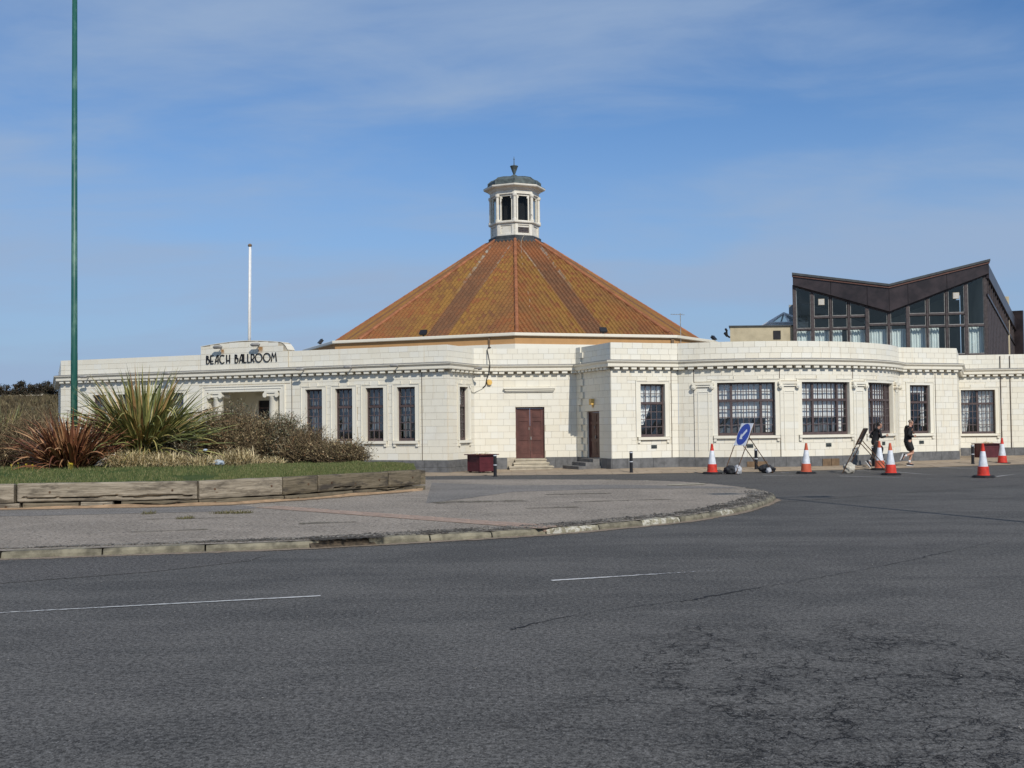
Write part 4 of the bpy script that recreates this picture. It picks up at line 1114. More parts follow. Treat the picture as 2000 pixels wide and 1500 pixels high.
# fascia, tan wall and tiled base under the eaves
fpoly = [(-16, 72), (-13.2, 66), (-10.5, 56.6), (-8.14, 51.2), (0.16, 47.75), (7.38, 50.1), (9.6, 53.3), (11.2, 57.5), (12.4, 66), (14, 72)]
mk('eaves_gutter', sweep(fpoly, [(-3.2, 5.69), (0.22, 5.72), (0.24, 5.70), (0.24, 5.60), (0.18, 5.57), (-0.02, 5.57)]), MT['trim'], roof)
mk('drum_wall', sweep(fpoly, [(-0.3, 5.24), (0.10, 5.24), (0.10, 5.566), (-0.3, 5.566)]), MT['tan'], roof)
mk('drum_base', sweep(fpoly, [(-0.3, 4.2), (0.14, 4.2), (0.14, 5.236), (-0.3, 5.236)]), MT['trim'], roof)
for (A, B, f, w) in ((fpoly[4], fpoly[3], 0.13, .06), (fpoly[4], fpoly[5], .985, .14)):
    l_ = Line(A, B) if A[0] < B[0] else Line(B, A); t = f * l_.L if A[0] < B[0] else (1 - f) * l_.L
    mb = MB(); pbox(mb, l_, t - w/2, t + w/2, 0.10, 0.17, 5.0, 5.56); mk('downpipe', mb, MT['plinthboard'], roof)
# floodlights on the eaves
def roof_flood(x, y, z, yaw):
    mb = MB(); M_ = Matrix.Translation((x, y, z)) @ Matrix.Rotation(yaw, 4, 'Z')
    mb.box((-.03, -.03, 0), (.03, .03, .12), M_); T = M_ @ Matrix.Translation((0, 0, .2)) @ Matrix.Rotation(R(-40), 4, 'X')
    mb.box((-.15, -.05, -.11), (.15, .05, .11), T); mb.box((-.17, -.075, -.13), (.17, -.05, .13), T)
    mk('floodlight', mb, MT['black'], roof)
for x, y, yaw in ((-3.95, 49.4, -.4), (4.1, 49.1, .3), (-9.35, 53.9, -1.1), (10.0, 54.4, 1.0)): roof_flood(x, y, 5.70, yaw)
mb = MB(); mb.tube([(7.75, 50.3, 5.3), (7.75, 50.3, 6.75)], .018, 6); mb.tube([(7.3, 50.2, 6.70), (7.95, 50.35, 6.68)], .012, 5)
for i in range(5): x = 7.32 + .12 * i; mb.tube([(x, 50.0, 6.70), (x, 50.45, 6.70)], .006, 4)
mk('aerial', mb, MT['lampgrey'], roof)
# loose cable hanging down the slope beside the middle ridge
pts = [(0.75, 57.0, 11.62), (0.55, 56.4, 11.05), (0.62, 53.9, 9.35), (0.82, 51.6, 7.85), (0.85, 50.6, 7.2), (0.42, 49.2, 6.35), (0.05, 48.3, 5.8)]
mb = MB(); mb.tube(smooth_line(pts, 8), 0.012, 5); mk('loose_cable', mb, MT['slabpale'], roof)

# ---------------------------------------------------------------- lantern on top
def orow(r, k, half=False): a = -PI/2 + (k + (0.5 if half else 0)) * PI/4; return Vector((CX + r * math.cos(a), CY + r * math.sin(a)))
mb = MB(); mb.lathe([(1.30, 11.0), (1.62, 11.22), (1.62, 11.34), (1.50, 11.42), (1.40, 11.44), (1.40, 11.58), (1.34, 11.62)], 8, (CX, CY), -PI/2)
lan = mk('lantern', mb, MT['lead'], ball)
mb = MB(); mb.lathe([(1.24, 11.55), (1.24, 12.26), (1.38, 12.27), (1.40, 12.31), (1.40, 12.36), (1.20, 12.37)], 8, (CX, CY), -PI/2); mk('lantern_base', mb, MT['lantern'], lan)
mb = MB(); mb.lathe([(1.20, 13.80), (1.31, 13.80), (1.31, 14.0), (1.37, 14.02), (1.42, 14.10), (1.62, 14.16), (1.65, 14.20), (1.65, 14.27), (1.40, 14.32)], 8, (CX, CY), -PI/2); mk('lantern_cornice', mb, MT['lantern'], lan)
mb = MB(); mb.lathe([(1.66, 14.272), (1.50, 14.31), (1.42, 14.33), (1.40, 14.55), (1.22, 14.70), (0.80, 14.82), (0.35, 14.90), (0.16, 15.0), (0.10, 15.04)], 8, (CX, CY), -PI/2); cap = mk('lantern_cap', mb, MT['copper'], lan)
mb = MB()
for k in range(8):
    a = -PI/2 + k * PI/4
    mb.tube([(CX + r_ * math.cos(a), CY + r_ * math.sin(a), z) for r_, z in ((1.41, 14.33), (1.40, 14.55), (1.22, 14.70), (.8, 14.82), (.35, 14.9))], .03, 6)
mk('cap_rolls', mb, MT['copper'], cap)
mb = MB(); mb.lathe([(.09, 15.02), (.05, 15.08), (.07, 15.12), (.20, 15.47), (.225, 15.50), (.21, 15.52), (.05, 15.53), (.025, 15.60), (.018, 15.85), (.035, 15.88), (.018, 15.92), (.004, 16.05)], 12, (CX, CY)); mk('finial', mb, MT['copper'], lan)
for k in range(8):
    p = orow(1.27, k); mb = MB()
    mb.lathe([(.125, 12.36), (.125, 12.46), (.085, 12.48), (.078, 13.62), (.11, 13.66), (.125, 13.71), (.125, 13.80)], 12, p); mk('lantern_column', mb, MT['lantern'], lan)
    q = orow(1.24, k); d = (Vector((CX, CY)) - q).normalized()
    mb = MB(); W_ = Line(orow(1.23, k), orow(1.23, k + 1)); 
    if W_.n.dot(Vector((CX, CY)) - W_.A) > 0: W_ = Line(W_.B, W_.A)
    L = W_.L
    for (p0, p1, c, d1) in ((0.11, 0.19, 12.36, 13.8), (L - .19, L - .11, 12.36, 13.8), (.19, L - .19, 13.70, 13.8), (.19, L - .19, 12.36, 12.42)): pbox(mb, W_, p0, p1, -.08, .0, c, d1)
    for (p0, p1) in ((.19, .235), (L - .235, L - .19)): pbox(mb, W_, p0, p1, -.075, -.01, 13.58, 13.70)
    fr_ = mk('lantern_frame', mb, MT['lantern'], lan)
    mb = MB(); mb.add([W_.P(.17, -.05, 12.40), W_.P(L - .17, -.05, 12.40), W_.P(L - .17, -.05, 13.72), W_.P(.17, -.05, 13.72)], [(0, 1, 2, 3)]); mk('lantern_glass', mb, MT['lanternglass'], lan)
    mb = MB(); V_ = Line(orow(1.245, k), orow(1.245, k + 1))
    if V_.n.dot(Vector((CX, CY)) - V_.A) > 0: V_ = Line(V_.B, V_.A)
    L2 = V_.L; pbox(mb, V_, 0.0, .16, -.02, .05, 11.55, 12.27); pbox(mb, V_, L2 - .16, L2, -.02, .05, 11.55, 12.27)
    pbox(mb, V_, .16, L2 - .16, -.02, .04, 12.16, 12.27); pbox(mb, V_, .16, L2 - .16, -.02, .04, 11.60, 11.72); mk('lantern_panel', mb, MT['lantern'], lan)
mb = MB(); V_ = Line(orow(1.25, 0), orow(1.25, 1)); V_ = V_ if V_.n.y < 0 else Line(V_.B, V_.A)
for i, z in enumerate((11.78, 11.88, 11.98)): pbox(mb, V_, .18, V_.L - .18, .0, .03, z, z + .07)
mk('broken_boards', mb, MT['browntimber'], lan)
mb = MB(); mb.lathe([(.80, 12.3), (.80, 13.8)], 8, (CX, CY), 0); mk('lantern_shade_fill', mb, MT['roomdark'], lan)  # added near-black drum: stands in for the unlit inside behind the lantern openings

# ---------------------------------------------------------------- lettering and flagpole
sign = thing('building_sign', LW.P(9.3, 0.07, 4.29), 'black BEACH BALLROOM lettering on the raised panel over the entrance', 'sign')
MT['letter'] = simple('letter_black', (0.010, 0.010, 0.012), 0.5, 0.1)
LZ, LH = 4.285, 0.335
def arc_pts(cx, cy, rx, ry, a0, a1, n=14): return [(cx + rx * math.cos(R(a0 + (a1 - a0) * i / n)), cy + ry * math.sin(R(a0 + (a1 - a0) * i / n))) for i in range(n + 1)]
GL = {
 'B': [[(0, 0), (0, 1)], [(0, .94), (.35, .94)] + arc_pts(.35, .80, .25, .14, 80, -60, 6) + [(.1, .52)], [(.12, .52), (.5, .60)] + arc_pts(.5, .31, .5, .29, 80, -90, 10) + [(0, .02)]],
 'E': [[(0, 0), (0, 1)], [(0, .97), (.95, .97)], [(0, .33), (.85, .33)], [(0, .03), (1, .03)]],
 'A': [[(0, 0), (.2, .42), (.62, .97), (.92, .97), (.92, 0)], [(.12, .33), (.92, .33)]],
 'C': [arc_pts(.5, .5, .5, .49, 48, 312, 22)],
 'H': [[(0, 0), (0, 1)], [(1, 0), (1, 1)], [(0, .33), (1, .33)]],
 'L': [[(0, 1), (0, .03), (1, .03)]],
 'R': [[(0, 0), (0, 1)], [(0, .96), (.4, .96)] + arc_pts(.45, .66, .5, .30, 80, -80, 10) + [(0.05, .36)], [(.35, .36), (1, 0)]],
 'O': [arc_pts(.5, .5, .5, .49, 0, 360, 30)],
 'M': [[(0, 0), (.18, 1), (.52, .45), (.84, 1), (1, 0)]]}
for ch, x0, x1 in [('B', 215, 268), ('E', 283, 338), ('A', 357, 420), ('C', 434, 530), ('H', 547, 605), ('B', 687, 742), ('A', 755, 818), ('L', 827, 876), ('L', 890, 938), ('R', 948, 1005), ('O', 1014, 1128), ('O', 1144, 1258), ('M', 1268, 1356)]:
    ta, tb = 7.63 + (x0 - 215) / 1143 * 3.34 + .012, 7.63 + (x1 - 215) / 1143 * 3.34 - .012
    mb = MB(); th = 0.0155
    for st in GL[ch]:
        P2 = [Vector((ta + (tb - ta) * x, LZ + LH * y)) for x, y in st]; n = len(P2); closed = ch == 'O'
        vb = len(mb.v)
        for i, p in enumerate(P2):
            d0 = (P2[i] - P2[i-1]).normalized() if i else ((P2[1] - P2[0]).normalized() if not closed else (P2[0] - P2[-2]).normalized())
            d1 = (P2[i+1] - P2[i]).normalized() if i < n - 1 else (d0 if not closed else (P2[1] - P2[0]).normalized())
            nn = Vector((-d0.y - d1.y, d0.x + d1.x)); nn = nn / max(.6, nn.length * nn.length / 2) if nn.length > .1 else Vector((-d0.y, d0.x))
            nn = nn.normalized() * min(1.5, 1 / max(.5, abs(nn.normalized().dot(Vector((-d0.y, d0.x))))))
            for s_, dd in ((1, .066), (-1, .066), (-1, .105), (1, .105)):
                q = p + nn * th * s_; mb.v.append(LW.P(q.x, dd, q.y))
        for i in range(n - 1):
            a = vb + 4 * i
            for j in range(4): mb.f.append((a + j, a + (j + 1) % 4, a + 4 + (j + 1) % 4, a + 4 + j))
        mb.f.append((vb, vb + 3, vb + 2, vb + 1)); e = vb + 4 * (n - 1); mb.f.append((e, e + 1, e + 2, e + 3))
    mk('letter', mb, MT['letter'], sign)
fp = thing('flagpole', (-10.5, 44.0, 4.32), 'white bare flagpole rising behind the entrance name panel', 'flagpole')
mb = MB(); mb.tube([(-10.5, 44, 4.32), (-10.49, 44, 6.5), (-10.46, 44, 8.98)], [.062, .055, .045], 12); mk('pole', mb, MT['white_paint'], fp, smooth=True)
mb = MB(); mb.lathe([(.03, 8.97), (.075, 9.0), (.085, 9.04), (.06, 9.09), (.01, 9.11)], 12, (-10.46, 44)); mk('cap', mb, MT['plinthboard'], fp, smooth=True)
mb = MB(); mb.box((-10.64, 43.86, 4.32), (-10.36, 44.14, 4.42)); mk('foot_plate', mb, MT['lampgrey'], fp)
mb = MB(); mb.tube([(-10.42, 43.93, 5.3), (-10.38, 43.94, 8.9)], .005, 4); mk('halyard', mb, MT['white_paint'], fp)

# ================================================================ GLAZED PAVILION ON THE ROOF
pav = thing('rooftop_pavilion', (19, 56, 4.3), 'dark timber glazed rooftop pavilion with butterfly roof above the bow front', 'building')
PV = Line((14.40, 55.8), (23.50, 54.2)); PL = PV.L
def zt_top(t): return 9.20 + (8.47 - 9.20) * t / 4.58 if t < 4.58 else 8.47 + (9.55 - 8.47) * (t - 4.58) / (PL - 4.58)
def zt_bot(t): return 8.66 + (7.18 - 8.66) * t / 4.58 if t < 4.58 else 7.18 + (8.93 - 7.18) * (t - 4.58) / (PL - 4.58)
posts = [0.0, 0.88, 1.77, 2.65, 3.53, 4.58, 5.48, 6.42, 7.33, 8.25, PL]
posts[-1] = PL - 0.08
mb = MB()        # roof: two planes rising from the valley, running back 11 m
for (a, b) in ((-.12, 4.58), (4.58, PL + .12)):
    za, zb = zt_top(max(0, a)), zt_top(min(PL, b))
    for d0, d1 in ((0.35, -11),):
        k_ = 1.5 if a < 0 else 0
        v = [PV.P(a, d0, za - .03), PV.P(b, d0, zb - .03), PV.P(b, d1, zb - 1.6), PV.P(a + k_, d1, za - 1.6), PV.P(a, d0, za + .08), PV.P(b, d0, zb + .08), PV.P(b, d1, zb - 1.5), PV.P(a + k_, d1, za - 1.5)]
        mb.add(v, BOXF)
prf = mk('roof', mb, MT['lead'], pav)
cuts = [-.08, 1.77, 3.53, 4.58, 5.48, 7.33, PL + .08]
for a, b in zip(cuts, cuts[1:]):
    ca, cb_ = max(0, a), min(PL, b); g = .008; mb = MB()
    v = []
    for d in (0.16, 0.24):
        v += [PV.P(a + g, d, zt_bot(ca)), PV.P(b - g, d, zt_bot(cb_)), PV.P(b - g, d, zt_top(cb_) - .10), PV.P(a + g, d, zt_top(ca) - .10)]
    mb.add(v, [(3, 2, 1, 0), (4, 5, 6, 7), (0, 1, 5, 4), (1, 2, 6, 5), (2, 3, 7, 6), (3, 0, 4, 7)]); mk('fascia_panel', mb, MT['brownclad'], prf)
for a, b in ((-.1, 4.58), (4.58, PL + .1)):
    ca, cb_ = max(0, a), min(PL, b); v = []
    for d in (0.10, 0.30): v += [PV.P(a, d, zt_top(ca) - .13), PV.P(b, d, zt_top(cb_) - .13), PV.P(b, d, zt_top(cb_) - .02), PV.P(a, d, zt_top(ca) - .02)]
    mb = MB(); mb.add(v, [(3, 2, 1, 0), (4, 5, 6, 7), (0, 1, 5, 4), (1, 2, 6, 5), (2, 3, 7, 6), (3, 0, 4, 7)]); mk('roof_edge', mb, MT['rustlip'], prf)
mb = MB()        # soffit behind the fascia
for a, b in ((0, 4.58), (4.58, PL)):
    mb.add([PV.P(a, .16, zt_bot(a) + .02), PV.P(b, .16, zt_bot(b) + .02), PV.P(b, -6, zt_bot(b) - .3), PV.P(a + (1.0 if a == 0 else 0), -6, zt_bot(a) - .3)], [(0, 1, 2, 3)])
mk('soffit', mb, MT['browntimber'], prf)
MT['backwall'] = simple('grey_inner_wall', (.34, .36, .36), .9, .2, 1)
thick = (0, 4, 6, 9, 10)
for i, t in enumerate(posts):
    w = 0.08 if i in thick else 0.045
    if i in (1, 9): w = 0.07
    mb = MB(); pbox(mb, PV, t - w, t + w, -.08, .10 if i in (4, 6) else .06, 4.35, zt_bot(min(PL, t)) + .02); mk('post', mb, MT['browntimber'], pav)
for i in range(10):
    a, b = posts[i] + .05, posts[i+1] - .05
    zz_ = [4.95, 6.40] if i in (0, 9) else ([4.95, 6.40, 7.0] if i not in (4, 5) else [4.95, 6.55])
    for z in zz_:
        mb = MB(); pbox(mb, PV, a, b, -.06, .04, z - .05, z + .05); mk('transom', mb, MT['browntimber'], pav)
    top = lambda t: zt_bot(t) - .0
    bands = list(zip(zz_, zz_[1:])) + [(zz_[-1], None)]
    for (c, d) in bands:
        da, db = (d, d) if d else (top(a), top(b))
        if d is None:   # sloping head member
            mb = MB(); v = []
            for dd in (-.05, .05): v += [PV.P(a, dd, da - .09), PV.P(b, dd, db - .09), PV.P(b, dd, db + .01), PV.P(a, dd, da + .01)]
            mb.add(v, [(3, 2, 1, 0), (4, 5, 6, 7), (0, 1, 5, 4), (1, 2, 6, 5), (2, 3, 7, 6), (3, 0, 4, 7)]); mk('head_rail', mb, MT['browntimber'], pav)
        # thin pale bead frame and the pane
        c0, a1, b1 = c + .07, a + .03, b - .03; mb = MB()
        za_, zb_ = da - .09, db - .09
        for (p, q, zp, zq) in ((a1, a1 + .025, za_, za_), (b1 - .025, b1, zb_, zb_)): pbox(mb, PV, p, q, -.03, .03, c0, min(zp, zq))
        pbox(mb, PV, a1, b1, -.03, .03, c0 - .02, c0 + .01); sash = mk('sash', mb, MT['lampgrey'], pav)
        mb = MB(); mb.add([PV.P(a1, 0, c0), PV.P(b1, 0, c0), PV.P(b1, 0, zb_), PV.P(a1, 0, za_)], [(0, 1, 2, 3)]); mk('pane', mb, MT['darkglass'], sash)
    if i not in (8,):
        e1 = b - .02 if i not in (2, 7) else b - .32 * (b - a)
        curtain('curtain', PV, a + .02, e1, 4.6, 6.34, -.28, MT['bluecurtain'], pav, .04, .13)
    if i in (1, 8):
        mb = MB(); tm = (a + b) / 2; pbox(mb, PV, tm - .15, tm + .15, -.04, .05, 7.62 if i == 1 else 7.74, 7.93 if i == 1 else 8.05); vf = mk('vent_fan', mb, MT['step'], pav); mb = MB(); z_ = 7.62 if i == 1 else 7.74
        for q in range(6): pbox(mb, PV, tm - .13, tm + .13, .05, .058, z_ + .03 + q * .044, z_ + .05 + q * .044)
        mk('vent_louvre', mb, MT['white_paint'], vf)
mb = MB(); pbox(mb, PV, -.1, PL + .1, -.2, .12, 4.3, 4.86); mk('base_beam', mb, MT['browntimber'], pav)
mb = MB(); b_ = PL - .2
for (d0, d1, z0_, z1_) in ((-5, -5.1, 4.3, 9.2),): pbox(mb, PV, .1, b_, d1, d0, z0_, z1_ - 1.0)
mb.add([PV.P(PL - .14, -.1, 4.4), PV.P(PL - .14, -5.1, 4.4), PV.P(PL - .14, -5.1, 8.6), PV.P(PL - .14, -.1, 9.2)], [(0, 1, 2, 3)]); mb.add([PV.P(.12, -.1, 4.4), PV.P(.7, -5.1, 4.4), PV.P(.7, -5.1, 8.2), PV.P(.12, -.1, 8.9)], [(0, 1, 2, 3)])
mb.add([PV.P(.1, -.1, 4.4), PV.P(b_, -.1, 4.4), PV.P(b_, -5, 4.4), PV.P(.1, -5, 4.4)], [(0, 1, 2, 3)])
mk('back_wall', mb, MT['backwall'], pav)
# side wall going back on the right: dark boards, posts, a strip of windows
PS = Line((23.50, 54.2), (29.4, 64.2)); SLn = PS.L
def zs_top(t): return 9.45 - 1.85 * min(1, t / SLn)
k = 0; t = 0.0
while t < SLn - .05:
    mb = MB(); pbox(mb, PS, t + .006, min(SLn, t + .30) - .006, -.06, 0.0 + (.015 if k % 2 else 0), 4.3, zs_top(t) - 1.55); mk('board', mb, MT['browntimber'], pav); t += .30; k += 1
mb = MB(); pbox(mb, PS, 0, SLn, -.12, -.07, 5.5, 7.5); mk('side_lining', mb, MT['beige'], pav)
for k in range(16):
    t = .15 + (SLn - .3) * k / 15; mb = MB(); pbox(mb, PS, t - .06, t + .06, -.05, .06, zs_top(t) - 1.55, zs_top(t) - .35); mk('side_post', mb, MT['browntimber'], pav)
for (o0, o1, dd) in ((-.10, -.75, .14), (-1.5, -1.62, .07)):
    mb = MB(); v = []
    for d in (0, dd): v += [PS.P(-.1, d, zs_top(0) + o1), PS.P(SLn, d, zs_top(SLn) + o1), PS.P(SLn, d, zs_top(SLn) + o0), PS.P(-.1, d, zs_top(0) + o0)]
    mb.add(v, [(3, 2, 1, 0), (4, 5, 6, 7), (0, 1, 5, 4), (1, 2, 6, 5), (2, 3, 7, 6), (3, 0, 4, 7)]); mk('side_fascia', mb, MT['brownclad'], pav)
mb = MB(); pbox(mb, PS, SLn - .3, SLn + .1, -.4, .5, 4.3, 8.05); mk('corner_post', mb, MT['brownclad'], pav)
mb = MB(); mb.box((26.55, 61.5, 4.3), (27.9, 64.5, 8.62)); mk('stair_tower', mb, MT['beige'], pav)
mb = MB(); pbox(mb, PS, SLn - 1.0, SLn - .75, .02, .16, 5.1, 5.42); mk('junction_box', mb, MT['white_paint'], pav)
# rendered block and skylight to its left
blkh = thing('rooftop_plant_room', (12.7, 57, 4.3), 'low beige rendered rooftop block left of the glazed pavilion', 'building')
mb = MB(); mb.add([(11.15, 56, 4.3), (14.35, 56, 4.3), (15.8, 62, 4.3), (12.5, 62, 4.3), (11.15, 56, 6.6), (14.35, 56, 6.6), (15.8, 62, 6.6), (12.5, 62, 6.6)], BOXF); w_ = mk('wall', mb, MT['beige'], blkh)
mb = MB(); mb.add([(11.07, 55.92, 6.602), (14.38, 55.92, 6.602), (15.85, 62.1, 6.602), (12.5, 62.1, 6.602), (11.07, 55.92, 6.66), (14.38, 55.92, 6.66), (15.85, 62.1, 6.66), (12.5, 62.1, 6.66)], BOXF); mk('coping', mb, MT['lead'], blkh)
mb = MB(); mb.box((13.35, 55.96, 5.95), (13.72, 55.998, 6.38)); mk('window', mb, MT['roomdark'], blkh)
mb = MB(); mb.tube([(11.1, 55.85, 6.05), (10.95, 55.8, 6.15), (10.92, 55.75, 6.35)], .05, 7); mb.tube([(10.95, 55.75, 6.12), (10.80, 55.6, 6.25)], .07, 8); mb.tube([(10.93, 55.75, 6.38), (10.85, 55.6, 6.45)], .06, 8); mk('security_camera', mb, MT['black'], blkh)
skl = thing('skylight', (14.5, 58.5, 6.67), 'white framed pyramid skylight behind the beige rooftop block', 'skylight')
apex = Vector((14.6, 58.8, 7.55)); cs = [Vector((13.65, 57.8, 6.95)), Vector((15.6, 57.8, 6.95)), Vector((15.6, 59.8, 6.95)), Vector((13.65, 59.8, 6.95))]
mb = MB(); mb.box((13.63, 57.78, 6.67), (15.62, 59.82, 6.92)); mk('upstand', mb, MT['white_paint'], skl)
for i in range(4):
    mb = MB(); mb.tube([cs[i], apex], .06, 6); mk('frame_bar', mb, MT['white_paint'], skl)
    mb = MB(); mb.tube([cs[i], cs[(i+1) % 4]], .05, 6); mk('frame_bar', mb, MT['white_paint'], skl)
    md = (cs[i] + cs[(i+1) % 4]) / 2; mb = MB(); mb.tube([md, md.lerp(apex, .97)], .045, 6); mk('frame_bar', mb, MT['white_paint'], skl)
    mb = MB(); mb.add([cs[i], cs[(i+1) % 4], apex], [(0, 1, 2)]); mk('pane', mb, MT['darkglass'], skl)

# ================================================================ PLANTED MOUND WITH TIMBER EDGING
TB = [(-30, 20.6), (-20, 21.6), (-13, 22.25), (-10.3, 22.57), (-6.59, 23.05), (-5.05, 24.24), (-3.74, 25.79), (-2.28, 27.76)]
TOPE = [(-30, 20.75), (-20, 21.75), (-13, 22.42), (-10.3, 22.74), (-6.65, 23.22), (-5.2, 24.36), (-3.9, 25.9), (-2.45, 27.85)]
BACK = [(-30, 33.8), (-20, 33.9), (-13, 33.6), (-10.3, 33.4), (-6.6, 32.9), (-5.0, 32.4), (-3.8, 31.5), (-2.7, 29.6)]
def mound_z(u, v):
    # v: 0 at the timber, 1 at the back
    rise = 0.57 + 0.17 * min(1, v / 0.5) ** 0.8 if v < 0.66 else 0.74 - 0.62 * ((v - 0.66) / 0.34) ** 1.3
    return rise + 0.03 * noise.noise(Vector((u * 3, v * 4, 0)))
def lerp_line(PTS, s):
    i = min(len(PTS) - 2, int(s)); f = s - i; a, b = PTS[i], PTS[i+1]
    return (a[0] + (b[0] - a[0]) * f, a[1] + (b[1] - a[1]) * f)
def mound(s, v):
    a = lerp_line(TOPE, s); b = lerp_line(BACK, s); x = a[0] + (b[0] - a[0]) * v; y = a[1] + (b[1] - a[1]) * v
    fall = max(0, (s - 6.3)) * 0.08 * min(1, v * 2.5)
    return (x, y, mound_z(s, v) - fall)
def mound_at(x, y):
    best = None
    for i in range(141):
        s = i * 0.05
        a = lerp_line(TOPE, s); b = lerp_line(BACK, s)
        v = (y - a[1]) / (b[1] - a[1]); q = mound(s, max(0, min(1, v)))
        e = abs(q[0] - x)
        if best is None or e < best[0]: best = (e, q[2])
    return best[1]
mb = MB(); ns, nv = 84, 24
for i in range(ns + 1):
    for j in range(nv + 1): mb.v.append(mound(i / ns * 7, j / nv))
for i in range(ns):
    for j in range(nv):
        a = i * (nv + 1) + j; mb.f.append((a, a + nv + 1, a + nv + 2, a + 1))
def mat_turf():
    t = NT('lawn'); v = t.coord(); n_ = t.noise(v, 1.2, 5, 0.6); f = t.noise(v, 30, 4, 0.7)
    c = t.mix(t.rng(n_, 0.4, 0.65), (0.050, 0.088, 0.018), (0.078, 0.105, 0.028)); c = t.mix(t.rng(f, 0.35, 0.7), t.mix(0.5, c, (0.02, 0.03, 0.008)), c)
    s = t.sep(v); c = t.mix(t.rng(t.math('ADD', s[1], t.math('MULTIPLY', n_, 2.2)), 28.6, 29.6, 0, .9), c, (0.055, 0.042, 0.026))
    return t.principled(c, 0.95, t.bump(f, 0.8, 0.03), 0.2)
mnd = struct(mk('planted_mound', mb, mat_turf(), smooth=True))
def mat_leaf(name, stops, rough=0.55, trans=0.0, spec=0.35):
    t = NT(name); c = t.ramp(t.island(), stops); v = t.coord()
    c = t.mix(t.rng(t.noise(v, 9, 3), 0.35, 0.7, 0, .45), c, t.mix(1.0, c, (0.55, 0.5, 0.45), 'MULTIPLY'))
    return t.principled(c, rough, None, spec)
MT['blade'] = mat_leaf('grass_blade', [(0, (0.068, 0.098, 0.026)), (.5, (0.115, 0.145, 0.042)), (.8, (0.17, 0.175, 0.062)), (1, (0.29, 0.245, 0.12))], 0.7)
rr = random.Random(44); mb = MB()
for k in range(60000):
    s = 1.8 + 5.2 * rr.random() ; v = rr.random() ** 1.25 * 0.6
    if s > 6.2: v = rr.random() * .9
    p = mound(s, v)
    if noise.noise(Vector((p[0] * .8, p[1] * .8, 3))) < -.45: continue
    h = rr.uniform(.025, .065) * (1.0 + (1.6 if v < .012 else .8) * max(0, noise.noise(Vector((p[0] * 2.3, p[1] * 2.3, 1))) * 1.6)); a = rr.uniform(0, PI); w = .006
    dx, dy = math.cos(a) * w, math.sin(a) * w; lx, ly = rr.uniform(-.6, .6) * h, rr.uniform(-.6, .6) * h
    mb.add([(p[0] - dx, p[1] - dy, p[2] - .01), (p[0] + dx, p[1] + dy, p[2] - .01), (p[0] + lx, p[1] + ly, p[2] + h)], [(0, 1, 2)])
gr = struct(mk('lawn_grass', mb, MT['blade'])); gr['kind'] = 'stuff'; tag(gr, 'short green grass growing behind the timber edging', 'grass')

# timber sleepers
def mat_wood(name, a, b, dark):
    t = NT(name); v = t.coord('Object'); o = t.orand()
    sh = t.n('ShaderNodeVectorMath', operation='ADD'); t.put(sh.inputs[0], v)
    cm = t.n('ShaderNodeCombineXYZ'); t.put(cm.inputs[0], t.math('MULTIPLY', o, 37.0)); t.put(cm.inputs[1], t.math('MULTIPLY', o, 11.0)); t.put(sh.inputs[1], cm.outputs[0])
    g = t.noise(t.map(sh.outputs[0], (1.2, 22, 22)), 1.6, 6, 0.65, 0.5); st = t.noise(t.map(sh.outputs[0], (1.1, 3, 4)), 1.3, 5, 0.65)
    c = t.mix(t.rng(g, 0.32, 0.68), a, b); c = t.mix(t.rng(st, 0.47, 0.66, 0, .85), c, dark)
    kn = t.vor(t.map(sh.outputs[0], (1.2, 2.2, 2.2)), 1.7); c = t.mix(t.rng(kn, 0.10, 0.03, 0, .7), c, (0.10, 0.06, 0.03))
    return t.principled(c, 0.85, t.bump(g, 0.7, 0.02), 0.25)
MT['sleeper'] = mat_wood('weathered_timber', (0.18, 0.150, 0.108), (0.345, 0.295, 0.222), (0.075, 0.062, 0.046))
MT['sleeper_dark'] = mat_wood('dark_timber', (0.095, 0.078, 0.050), (0.19, 0.155, 0.105), (0.035, 0.030, 0.026))
edg = thing('retaining_wall', (-6.5, 23.0, 0.1), 'weathered timber sleeper edging of the planted mound', 'wall')
rr = random.Random(17)
